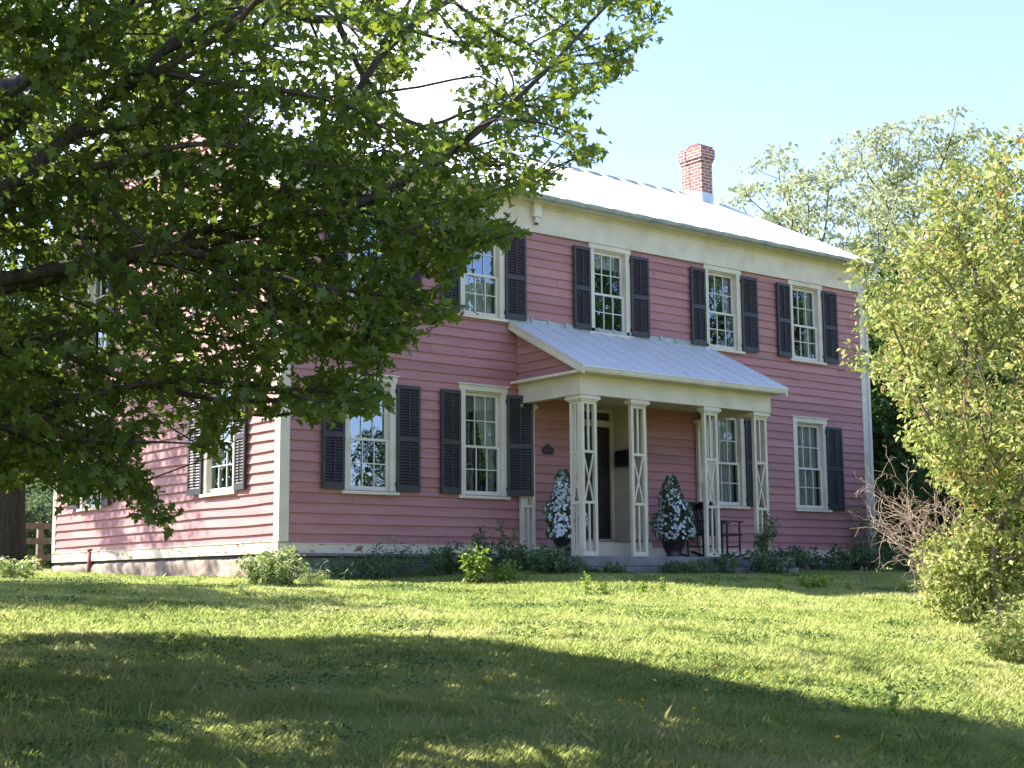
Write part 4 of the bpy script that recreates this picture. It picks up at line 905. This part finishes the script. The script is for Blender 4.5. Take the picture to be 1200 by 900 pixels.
def far_wood():
    rng = np.random.default_rng(15); n = 60000; az = np.radians(rng.uniform(-25, 100, n)); d = rng.uniform(95, 118, n); x = CAM[0]+d*np.sin(az); y = CAM[1]+d*np.cos(az)
    top = 7.5+2.2*np.sin(az*23)+1.6*np.sin(az*61+1)+1.0*np.sin(az*140); h = rng.uniform(0, 1, n)**0.8*top
    t = empty('far_wood', (60, 70, 2.0), 'low distant wood closing the view behind the house', 'wood'); t['kind'] = 'stuff'
    o = leaves_mesh('far_wood_leaves', np.stack([x, y, ground(x, y)+h], 1), 0.9, 'oval', M_MAPLE2, None, loc=(60, 70, 2.0), up=0.2, rng=rng); bpy.data.objects.remove(t); o.name = 'far_wood'
    tag(o, 'low distant wood closing the view behind the house', 'wood', kind='stuff')
far_wood()
# trees across the road behind the camera (seen in the window glass)
proto = None
for i, (x_, y_, s_) in enumerate(((6, -44, .7), (14.5, -43, .6), (23, -46, .8), (32, -41, 1.05), (42, -43, 2.1), (-4, -47, .8), (54, -43, 2.2), (64, -38, 2.2))):
    lab = 'green roadside tree behind the camera, mirrored in the window panes'
    if proto is None:
        proto = tree('roadside_tree', lab, (x_, y_, float(ground(x_, y_))), 3.0, (0, 0, 5.6), (4.4, 4.0, 4.4), 520, 28, 0.27, 'oval', M_MAPLE2, M_BARK, 0.25, 0.85, 0.6, seed=80, group='trees across the road')
    else:
        c = proto.copy(); C.objects.link(c); c.location = (x_, y_, float(ground(x_, y_))); c.rotation_euler = (0, 0, i*1.3); c.scale = (s_, s_, s_)
        for ch in list(proto.children): d = ch.copy(); C.objects.link(d); d.parent = c
# ---- bushes and weeds at the foot of the house
def weed(name, label, p, h, r_, nst, per, leaf, kind, mat, seed, cat='plant', group=None, lean=0.3, flowers=None, thick=0.004, gather=1.0):
    rng = np.random.default_rng(seed); p = np.array(p, float); mb = MB(); LP = []; LD = []
    for s in range(nst):
        a = rng.uniform(0, 6.28); rr = r_*math.sqrt(rng.uniform(0, 1)); hh = h*rng.uniform(0.55, 1.0)*(1-0.35*(rr/r_)**2)
        b0 = p+np.array([math.cos(a)*rr*0.45*gather, math.sin(a)*rr*0.45*gather, 0]); e = p+np.array([math.cos(a)*rr*(1+lean*0.3), math.sin(a)*rr*(1+lean*0.3), hh])
        b0[2] = float(ground(b0[0], b0[1]))-0.02 if p[2] < 5 else p[2]
        b0[2] = max(b0[2], p[2]-0.1)
        m = (b0+e)/2+np.array([0, 0, hh*0.12])-np.array([math.cos(a), math.sin(a), 0])*rr*0.12
        ts = np.linspace(0, 1, 7); pts = [(1-t)**2*b0+2*t*(1-t)*m+t*t*e for t in ts]
        mb.tube(pts, [thick*(1.3-t) for t in ts], 4, cap=False)
        t = rng.uniform(0.15, 1, per)[:, None]; q = (1-t)**2*b0+2*t*(1-t)*m+t*t*e; d = rng.normal(0, 1, (per, 3)); d[:, 2] *= 0.4; d /= np.linalg.norm(d, axis=1)[:, None]
        LP.append(q+d*leaf*0.25); LD.append(d)
    t = empty(name, p, label, cat, group); mb.build('stems', M_BARKG if thick > 0.005 else mat, t)
    leaves_mesh('leaves', np.concatenate(LP), leaf, kind, mat, t, up=0.5, rng=rng, dirs=np.concatenate(LD))
    if flowers:
        m_, n_, sz = flowers; Q = np.concatenate(LP); Q = Q[Q[:, 2] > p[2]+h*0.45]; Q = Q[rng.choice(len(Q), min(n_, len(Q)), replace=False)]; leaves_mesh('blossoms', Q+np.array([0, 0, 0.02]), sz, 'petal', m_, t, up=1, rng=rng)
    return t
def gp(px, t): return gpt(px, t)
def wy(px, y_):  # point on the ground on the line y=y_ under pixel column px
    d = CF+(px-600)/F_PX*CR; t = (y_-CAM[1])/d[1]; x_ = CAM[0]+d[0]*t; return np.array([x_, y_, float(ground(x_, y_))])
weed('pale_bush', 'pale leaved sunlit bush at the left front corner of the house', wy(322, -1.9), 0.50, 0.42, 90, 26, 0.06, 'oval', M_VARIEG, 101, 'bush')
weed('pale_sprout', 'upright silvery leaved shoot growing out of the right side of the pale bush', wy(338, -1.75), 0.62, 0.12, 14, 22, 0.075, 'oval', M_VARIEG, 102, 'plant')
weed('small_weed', 'low sunlit weed just right of the pale corner bush', wy(366, -1.7), 0.24, 0.25, 40, 16, 0.05, 'slim', M_VARIEG, 103, 'plant')
weed('sapling', 'bright yellow green sapling lit by the sun against dark weeds', wy(553, -2.3), 0.62, 0.24, 12, 34, 0.085, 'oval', M_YOUNG, 104, 'plant', thick=0.006)
weed('sapling', 'shorter bright green sprout right beside the larger sapling', wy(590, -2.35), 0.36, 0.24, 9, 26, 0.075, 'oval', M_YOUNG, 105, 'plant', thick=0.005)
dark = [(400, -0.5, .42, .40, 'slim', 'thin upright weeds against the grey foundation, leftmost of the row'), (440, -0.6, .48, .40, 'slim', 'spiky weeds against the grey foundation under the left window'),
        (487, -0.7, .50, .45, 'slim', 'grassy weed clump below the gap between the two left windows'), (530, -0.8, .52, .45, 'oval', 'dark weed clump below the curtained window'),
        (580, -0.9, .95, .35, 'oval', 'tall dark weed below the half open shutter'), (612, -1.1, .45, .45, 'oval', 'dark leafy weeds left of the porch'), (640, -1.9, .40, .40, 'oval', 'dark weeds at the left end of the stone porch'),
        (838, -2.1, .42, .36, 'oval', 'leafy weed at the foot of the third porch column'), (815, -2.15, .26, .30, 'slim', 'low weed in front of the black chairs'), (888, -2.1, .36, .32, 'oval', 'leafy weed at the foot of the right porch column'),
        (925, -1.2, .48, .5, 'oval', 'dark shrub right of the porch'), (962, -1.2, .62, .55, 'oval', 'dark shrub under the right end window'), (1000, -1.3, .62, .55, 'oval', 'dark shrub before the right house corner'),
        (1035, -1.8, .62, .6, 'oval', 'dark low shrub just past the right house corner'), (1060, -3.0, .55, .6, 'oval', 'dark shrub behind the dead twigs')]
for i, (px, y_, h, r_, k, lab) in enumerate(dark):
    weed('weed_clump', lab, wy(px, y_), h*(0.85+0.45*math.sin(i*2.3)**2), r_*(0.8+0.4*math.cos(i*1.7)**2), int(22*r_/0.4), 24, 0.075 if k == 'oval' else 0.11, k, M_BASEP, 120+i, 'weeds', 'weeds along the foot of the house')
weed('thin_shrub', 'thin dark leaved shrub climbing the wall beside the right corner', wy(1003, -0.35), 1.65, 0.42, 22, 22, 0.055, 'oval', M_BASEP, 140, 'shrub', thick=0.006)
for i, (px, y_, h, lab) in enumerate(((455, -0.9, .75, 'tall thin stalk with bare seed tips below the left windows'), (515, -0.8, .85, 'tall bare reddish stalks in front of the pink wall below the curtained window'), (660, -2.15, .30, 'ragged weed against the left end of the porch step'), (702, -2.2, .20, 'low ragged weed against the porch step by the left column'), (790, -2.2, .24, 'low weed against the porch step below the right potted flowers'), (905, -1.9, .40, 'loose leafy weed just right of the porch'))):
    weed('weed_clump', lab, wy(px, y_), h, 0.36 if i > 1 else 0.2, 26 if i > 1 else 7, 20 if i > 1 else 7, 0.065 if i > 1 else 0.03, 'oval', M_BASEP, 230+i, 'weeds', 'weeds along the foot of the house')
# climbing vine on the right column
def vine():
    rng = np.random.default_rng(77); mb = MB(); P = []
    for s in range(4):
        t = np.linspace(0, 1, 26); ph = rng.uniform(0, 6); pts = [(8.2+0.15*math.cos(q*9+ph), CY-0.08+0.08*math.sin(q*9+ph), -0.3+q*(0.95-0.12*s)) for q in t]; mb.tube(pts, 0.004, 4, cap=False)
        for q in pts[6:]: P += [np.array(q)+rng.normal(0, 0.05, 3) for _ in range(9)]
    t = empty('vine', (8.2, CY-0.1, float(ground(8.2, -1.9))), 'green vine climbing the foot of the right porch column', 'vine'); mb.build('stems', M_BASEP, t)
    leaves_mesh('leaves', np.array(P), 0.06, 'oval', M_BASEP, t, up=0.2, rng=rng)
vine()
# tall weeds standing out of the grass at the edge of the shade
tall = [(684, -4.6, .30, 'tallest thin weed on the lawn in front of the left porch column'), (705, -4.7, .16, 'short thin weed right of the tallest one before the porch'), (748, -4.9, .17, 'small leaning weed before the dark door'), (770, -4.9, .19, 'leafy weed on the lawn left of the right potted flowers'),
        (905, -5.4, .24, 'upright weed on the sunlit lawn before the right porch column'), (940, -5.5, .13, 'pale low weed right of the upright one by the right column'), (985, -5.6, .14, 'low broad weed on the sunlit edge below the end window'), (1048, -5.8, .16, 'low weed on the lawn left of the leafy sprouts'), (1030, -12.1, .22, 'spindly weed standing in the tree shade at the lower right')]
for i, (px, y_, h, lab) in enumerate(tall):
    weed('lawn_weed', lab, wy(px, y_), h*1.25, 0.06, 4, 16, 0.045, 'oval', M_YOUNG, 160+i, 'weed', 'tall weeds on the lawn', gather=0.5)
for i, (px, y_, h, lab) in enumerate(((1095, -5.9, .30, 'bright leafy sprout on the lawn before the dead twigs'), (1122, -6.1, .22, 'lower bright leafy sprout right of the one before the dead twigs'), (945, -5.2, .18, 'small yellow green sprout at the shade edge'))):
    weed('leafy_sprout', lab, wy(px, y_), h, 0.20, 18, 16, 0.07, 'oval', M_YOUNG, 180+i, 'sprout', 'leafy sprouts on the lawn')
weed('low_bush', 'small scrubby bush on the lawn at the right edge', gpt(1180, 12.5), 0.6, 0.3, 40, 26, 0.05, 'oval', M_OLIVE, 190, 'bush')
weed('grey_weed', 'pale grey green weed at the foot of the dark trunk', gpt(14, 22.5), 0.42, 0.4, 30, 20, 0.08, 'oval', M_VARIEG, 191, 'plant')
# small yellow flowers
fl0 = None; rng = np.random.default_rng(5)
spots = [(571, 816), (652, 796), (628, 798), (732, 842), (750, 842), (745, 850), (763, 816), (752, 792), (828, 829), (842, 800), (880, 806), (893, 807), (915, 812), (988, 886), (806, 852), (455, 758), (533, 812)]
def ground_hit(px, py):
    d = CF+(px-600)/F_PX*CR-(py-450)/F_PX*CU; lo, hi = 2.0, 60.0
    for t in np.linspace(2, 60, 1200):
        q = CAM+d*t
        if q[2] < ground(q[0], q[1]): return q
    return CAM+d*20

for (px, py) in spots:
    q = ground_hit(px, py); q[2] = float(ground(q[0], q[1]))
    if fl0 is None:
        fl0 = empty('yellow_flower', q, 'small yellow wildflower in the shaded lawn', 'flower', 'yellow wildflowers in the shaded lawn')
        mb = MB(); mb.tube([q, q+(0.01, 0, 0.05), q+(0.0, 0.01, 0.10)], 0.0025, 4); mb.build('stem', M_YOUNG, fl0)
        mb = MB(); mb.lathe(tuple(q+(0, 0.01, 0.095)), [(0.003, 0), (0.011, 0.006), (0.013, 0.010), (0.005, 0.013)], 9); mb.build('blossom', M_YPETAL, fl0)
    else:
        c = fl0.copy(); C.objects.link(c); c.location = q; c.rotation_euler = (rng.normal(0, .2), rng.normal(0, .2), rng.uniform(0, 6))
        for ch in list(fl0.children): d = ch.copy(); C.objects.link(d); d.parent = c
# ---- potted flower cones on the porch
def potted(x_, y_, lab, seed):
    rng = np.random.default_rng(seed); z0 = -0.053; t = empty('potted_flowers', (x_, y_, z0), lab, 'potted plant', 'potted white flower cones on the porch')
    mb = MB(); mb.lathe((x_, y_, z0), [(0.12, 0), (0.125, 0.03), (0.11, 0.045), (0.16, 0.15), (0.205, 0.29), (0.225, 0.315), (0.225, 0.34), (0.20, 0.34), (0.19, 0.31)], 24); mb.build('pot', M_POT, t, smooth=True)
    n = 3400; v = rng.uniform(0, 1, n)**1.2; prof = np.interp(v, [0, 0.12, 0.35, 0.7, 1.0], [0.27, 0.31, 0.27, 0.17, 0.035]); a = rng.uniform(0, 6.283, n); bulge = lambda a, v: 1+0.14*np.sin(a*2+seed)*np.cos(v*7+seed)+0.12*np.sin(v*13+a+seed*2); r_ = prof*rng.uniform(0.55, 1.06, n)*bulge(a, v)
    P = np.stack([x_+np.cos(a)*r_+0.03*np.sin(v*5), y_+np.sin(a)*r_, z0+0.30+v*1.0], 1); D = np.stack([np.cos(a), np.sin(a), 0.2+0*a], 1)
    leaves_mesh('foliage', P, 0.062, 'oval', M_BASEP, t, up=0.1, rng=rng, dirs=D)
    n = 850; v = rng.uniform(0, 1, n)**1.15; prof = np.interp(v, [0, 0.12, 0.35, 0.7, 1.0], [0.27, 0.31, 0.27, 0.17, 0.035])
    cl = rng.uniform(0, 6.283, 60); a = rng.choice(cl, n)+rng.normal(0, 0.16, n); prof = prof*bulge(a, v); P = np.stack([x_+np.cos(a)*prof*1.05+0.03*np.sin(v*5), y_+np.sin(a)*prof*1.05, z0+0.30+v*0.99], 1)
    # petals face outward
    S = leaf_shape('petal')-np.array([0, 0.5]); nr = np.stack([np.cos(a), np.sin(a), 0.35+0*a], 1)+rng.normal(0, 0.3, (n, 3)); nr /= np.linalg.norm(nr, axis=1)[:, None]
    tt = np.cross(nr, (0, 0, 1.0)); tt /= np.linalg.norm(tt, axis=1)[:, None]; bb = np.cross(nr, tt); sz = rng.uniform(0.045, 0.07, n)
    V = P[:, None]+sz[:, None, None]*(tt[:, None]*S[None, :, :1]+bb[:, None]*S[None, :, 1:]+nr[:, None]*(0.35*np.hypot(S[:, 0], S[:, 1]))[None, :, None])
    np_mesh('blossoms', V.reshape(-1, 3), np.arange(n*len(S)).reshape(n, -1), M_PETAL, t)
potted(4.40, -0.9, 'cone of white flowers in a dark pot behind the left porch column', 201)
potted(6.69, -0.9, 'cone of white flowers in a dark pot between the middle porch columns', 202)
# ---- rocking chairs
def chair(x_, y_, rz, lab):
    """high slat-backed rocking chair, local +y is its back"""
    z0 = -0.053; t = empty('rocking_chair', (x_, y_, z0), lab, 'chair', 'black rocking chairs on the porch'); R_ = Matrix.Translation((x_, y_, z0)) @ Matrix.Rotation(rz, 4, 'Z')
    def fin(mb, name, sm=False): mb.v = [tuple(R_ @ Vector(v)) for v in mb.v]; return mb.build(name, M_CHAIR, t, smooth=sm)
    mb = MB(); mb.box((-0.25, -0.24, 0.38), (0.25, 0.22, 0.41)); fin(mb, 'seat')
    bk = MB()
    bk.bar((-0.24, 0.20, 0.41), (-0.22, 0.33, 0.88), 0.03, 0.03, up=(1, 0, 0)); bk.bar((0.24, 0.20, 0.41), (0.22, 0.33, 0.88), 0.03, 0.03, up=(1, 0, 0))
    for k in range(5): u = -0.16+k*0.08; bk.bar((u, 0.205, 0.42), (u*0.95, 0.325, 0.86), 0.032, 0.012, up=(1, 0, 0))
    bk.prism([(-0.27, 0.315, 0.84), (0.27, 0.315, 0.84), (0.27, 0.315, 0.93), (0.18, 0.315, 0.96), (-0.18, 0.315, 0.96), (-0.27, 0.315, 0.93)], (0, 0.03, 0)); bk.bar((-0.23, 0.215, 0.46), (0.23, 0.215, 0.46), 0.02, 0.04)
    fin(bk, 'backrest')
    for s in (-1, 1):
        lg = MB(); lg.tube([(s*0.22, -0.20, 0.05), (s*0.22, -0.20, 0.60)], 0.017, 8); fin(lg, 'leg'); lg = MB(); lg.tube([(s*0.22, 0.18, 0.05), (s*0.22, 0.20, 0.40)], 0.017, 8); fin(lg, 'leg')
        am = MB(); am.bar((s*0.235, -0.26, 0.61), (s*0.235, 0.26, 0.63), 0.06, 0.02); fin(am, 'armrest')
        rk = MB(); rk.tube([(s*0.22, y, 0.02+0.09*(y/0.42)**2) for y in np.linspace(-0.34, 0.46, 9)], 0.017, 6); fin(rk, 'rocker')
    st = MB(); st.tube([(-0.22, -0.2, 0.2), (0.22, -0.2, 0.2)], 0.011, 6); st.tube([(-0.22, 0.18, 0.2), (0.22, 0.18, 0.2)], 0.011, 6); fin(st, 'stretcher')
chair(7.70, -0.62, 0.15, 'black slat backed rocking chair just left of the third porch column')
chair(8.14, -0.62, 1.25, 'black rocking chair turned sideways right of the third porch column')
# ---- rusty standpipe pair at the left wall
b = np.array([-0.28, 5.6, float(ground(-0.28, 5.6))]); 
q = at(105, 665, 26.2)
t = empty('rusty_pipes', (q[0], q[1], float(ground(q[0], q[1]))), 'pair of rusty red upright pipes standing against the left side wall', 'pipe'); g0 = float(ground(q[0], q[1]))
mb = MB(); mb.tube([(q[0], q[1], g0-0.1), (q[0], q[1], 0.16)], 0.045, 10); mb.tube([(q[0], q[1], 0.16), (q[0], q[1], 0.20)], 0.055, 10); mb.build('pipe', M_RUST, t, smooth=True)
mb = MB(); mb.tube([(q[0]+0.09, q[1]-0.05, g0-0.1), (q[0]+0.09, q[1]-0.05, 0.20)], 0.03, 10); mb.build('pipe', M_RUST, t, smooth=True)
# ---- two stakes
for px, lab in ((1001, 'left of two thin wooden stakes in the grass'), (1006.5, 'right of two thin wooden stakes in the grass')):
    q = wy(px, -4.6); mb = MB(); mb.tube([q-(0, 0, .05), q+(0.005, 0, 0.24)], 0.012, 6)
    tag(mb.build('stake', M_WOOD, None, loc=tuple(q)), lab, 'stake', 'stakes by the right shrubs')
# ---- rail fence behind
def fence():
    t = empty('rail_fence', gpt(45, 33), 'weathered wooden rail fence beyond the rear corner of the house', 'fence'); A = gpt(-60, 31); B = gpt(90, 35)
    for k in range(4):
        p = A+(B-A)*k/3; p[2] = float(ground(p[0], p[1])); mb = MB(); mb.box((p[0]-0.06, p[1]-0.06, p[2]-0.2), (p[0]+0.06, p[1]+0.06, p[2]+1.05)); mb.build('post', M_WOOD, t)
    for h in (0.25, 0.62, 0.95):
        mb = MB(); mb.bar(A+(0, 0, h), B+(0, 0, h+0.05), 0.04, 0.13); mb.build('rail', M_WOOD, t)
fence()
# ================================================================== GRASS
def grass():
    rng = np.random.default_rng(9); n = 1500000
    d = 4.2*(30/4.2)**rng.uniform(0, 1, n)**0.92; az = np.radians(rng.uniform(8, 68, n)); x = CAM[0]+d*np.sin(az); y = CAM[1]+d*np.cos(az)
    ok = ~((x > -0.06) & (x < L_+0.05) & (y > -0.05) & (y < W_+.05)) & ~((x > 3.88) & (x < 8.68) & (y > -1.88) & (y < 0))
    d, x, y = d[ok], x[ok], y[ok]; n = len(x); z = ground(x, y)
    cl = 0.5+0.5*np.sin(x*1.7+np.sin(y*2.3)*1.3)*np.cos(y*1.9+np.sin(x*1.1)); cl2 = 0.5+0.5*np.sin(x*5.1+1.3*np.sin(y*4))*np.sin(y*5.7+np.cos(x*3))
    h = (0.022+0.026*cl+0.016*cl2)*rng.uniform(0.5, 1.35, n); tallm = rng.uniform(0, 1, n) < 0.003; h = np.where(tallm, h*2.0, h)
    h *= np.clip((d-4)/3, 0.6, 1)*np.interp(d, [7, 12, 20], [1.15, 0.85, 0.75])
    wd = np.clip(0.0008+0.00019*d, 0.0016, 0.0055)*np.where(tallm, 0.8, 1)*rng.uniform(0.7, 1.3, n)
    a = rng.uniform(0, 6.283, n); ln = rng.uniform(0.15, 0.95, n)*h; ca, sa = np.cos(a), np.sin(a); bx, by = -sa*wd/2, ca*wd/2
    # wider side turned partly to any view
    zc = z-0.005; P0 = np.stack([x-bx, y-by, zc], 1); P1 = np.stack([x+bx, y+by, zc], 1)
    mx_, my_, mz = x+ca*ln*0.35, y+sa*ln*0.35, z+h*0.6; P2 = np.stack([mx_+bx*0.8, my_+by*0.8, mz], 1); P3 = np.stack([mx_-bx*0.8, my_-by*0.8, mz], 1)
    P4 = np.stack([x+ca*ln, y+sa*ln, z+h], 1)
    V = np.stack([P0, P1, P2, P4, P3], 1).reshape(-1, 3); Fx = np.arange(n*5).reshape(n, 5)
    tag(np_mesh('grass', V, Fx, M_BLADE), 'long soft grass of the front lawn, sunlit beyond the tree shade', 'grass', kind='stuff')
grass()
def clover():
    rng = np.random.default_rng(33); k = 260; d = 5+17*rng.uniform(0, 1, k)**0.8; az = np.radians(rng.uniform(12, 64, k)); c = np.stack([CAM[0]+d*np.sin(az), CAM[1]+d*np.cos(az)], 1); r_ = rng.uniform(0.06, 0.34, k)
    P = []
    for (cx, cy), q in zip(c, r_):
        m = int(700*q*q*3.0)+10; a = rng.uniform(0, 6.283, m); rr = q*np.sqrt(rng.uniform(0, 1, m)); x = cx+np.cos(a)*rr*1.4; y = cy+np.sin(a)*rr
        P.append(np.stack([x, y, ground(x, y)+rng.uniform(0.02, 0.055, m)], 1))
    P = np.concatenate(P); P = P[~((P[:, 1] > -2.0) & (P[:, 0] > -0.3))]
    o = leaves_mesh('clover', P, 0.030, 'oval', M_MAPLE2, None, up=0.9, rng=rng, droop=0.0)
    tag(o, 'low broad leaved clover and weeds growing through the lawn grass', 'ground cover', kind='stuff')
clover()
def straw():
    rng = np.random.default_rng(34); n = 9000; d = 5+16*rng.uniform(0, 1, n)**0.9; az = np.radians(rng.uniform(12, 66, n)); x = CAM[0]+d*np.sin(az); y = CAM[1]+d*np.cos(az)
    dens = 0.5+0.5*np.sin(x*0.9+1.1*np.sin(y*0.8))*np.cos(y*1.1-x*0.3); ok = (rng.uniform(0, 1, n) < dens**2) & ~((y > -2.0) & (x > -0.3)); x, y = x[ok], y[ok]; n = len(x); z = ground(x, y)
    a = rng.uniform(0, 6.283, n); h = rng.uniform(0.04, 0.12, n); ln = h*rng.uniform(0.1, 0.8, n); w_ = 0.001; bx, by = -np.sin(a)*w_, np.cos(a)*w_
    V = np.stack([np.stack([x-bx, y-by, z], 1), np.stack([x+bx, y+by, z], 1), np.stack([x+np.cos(a)*ln+bx*.5, y+np.sin(a)*ln+by*.5, z+h], 1), np.stack([x+np.cos(a)*ln-bx*.5, y+np.sin(a)*ln-by*.5, z+h], 1)], 1).reshape(-1, 3)
    tag(np_mesh('dry_grass', V, np.arange(n*4).reshape(n, 4), M_STRAW), 'thin dry seed stalks standing among the green lawn grass', 'dry grass', kind='stuff')
M_STRAW = noisy('dry_straw', [(0.3, (0.34, 0.28, 0.15)), (0.7, (0.50, 0.43, 0.26))], 3, 3, 0.9)
straw()
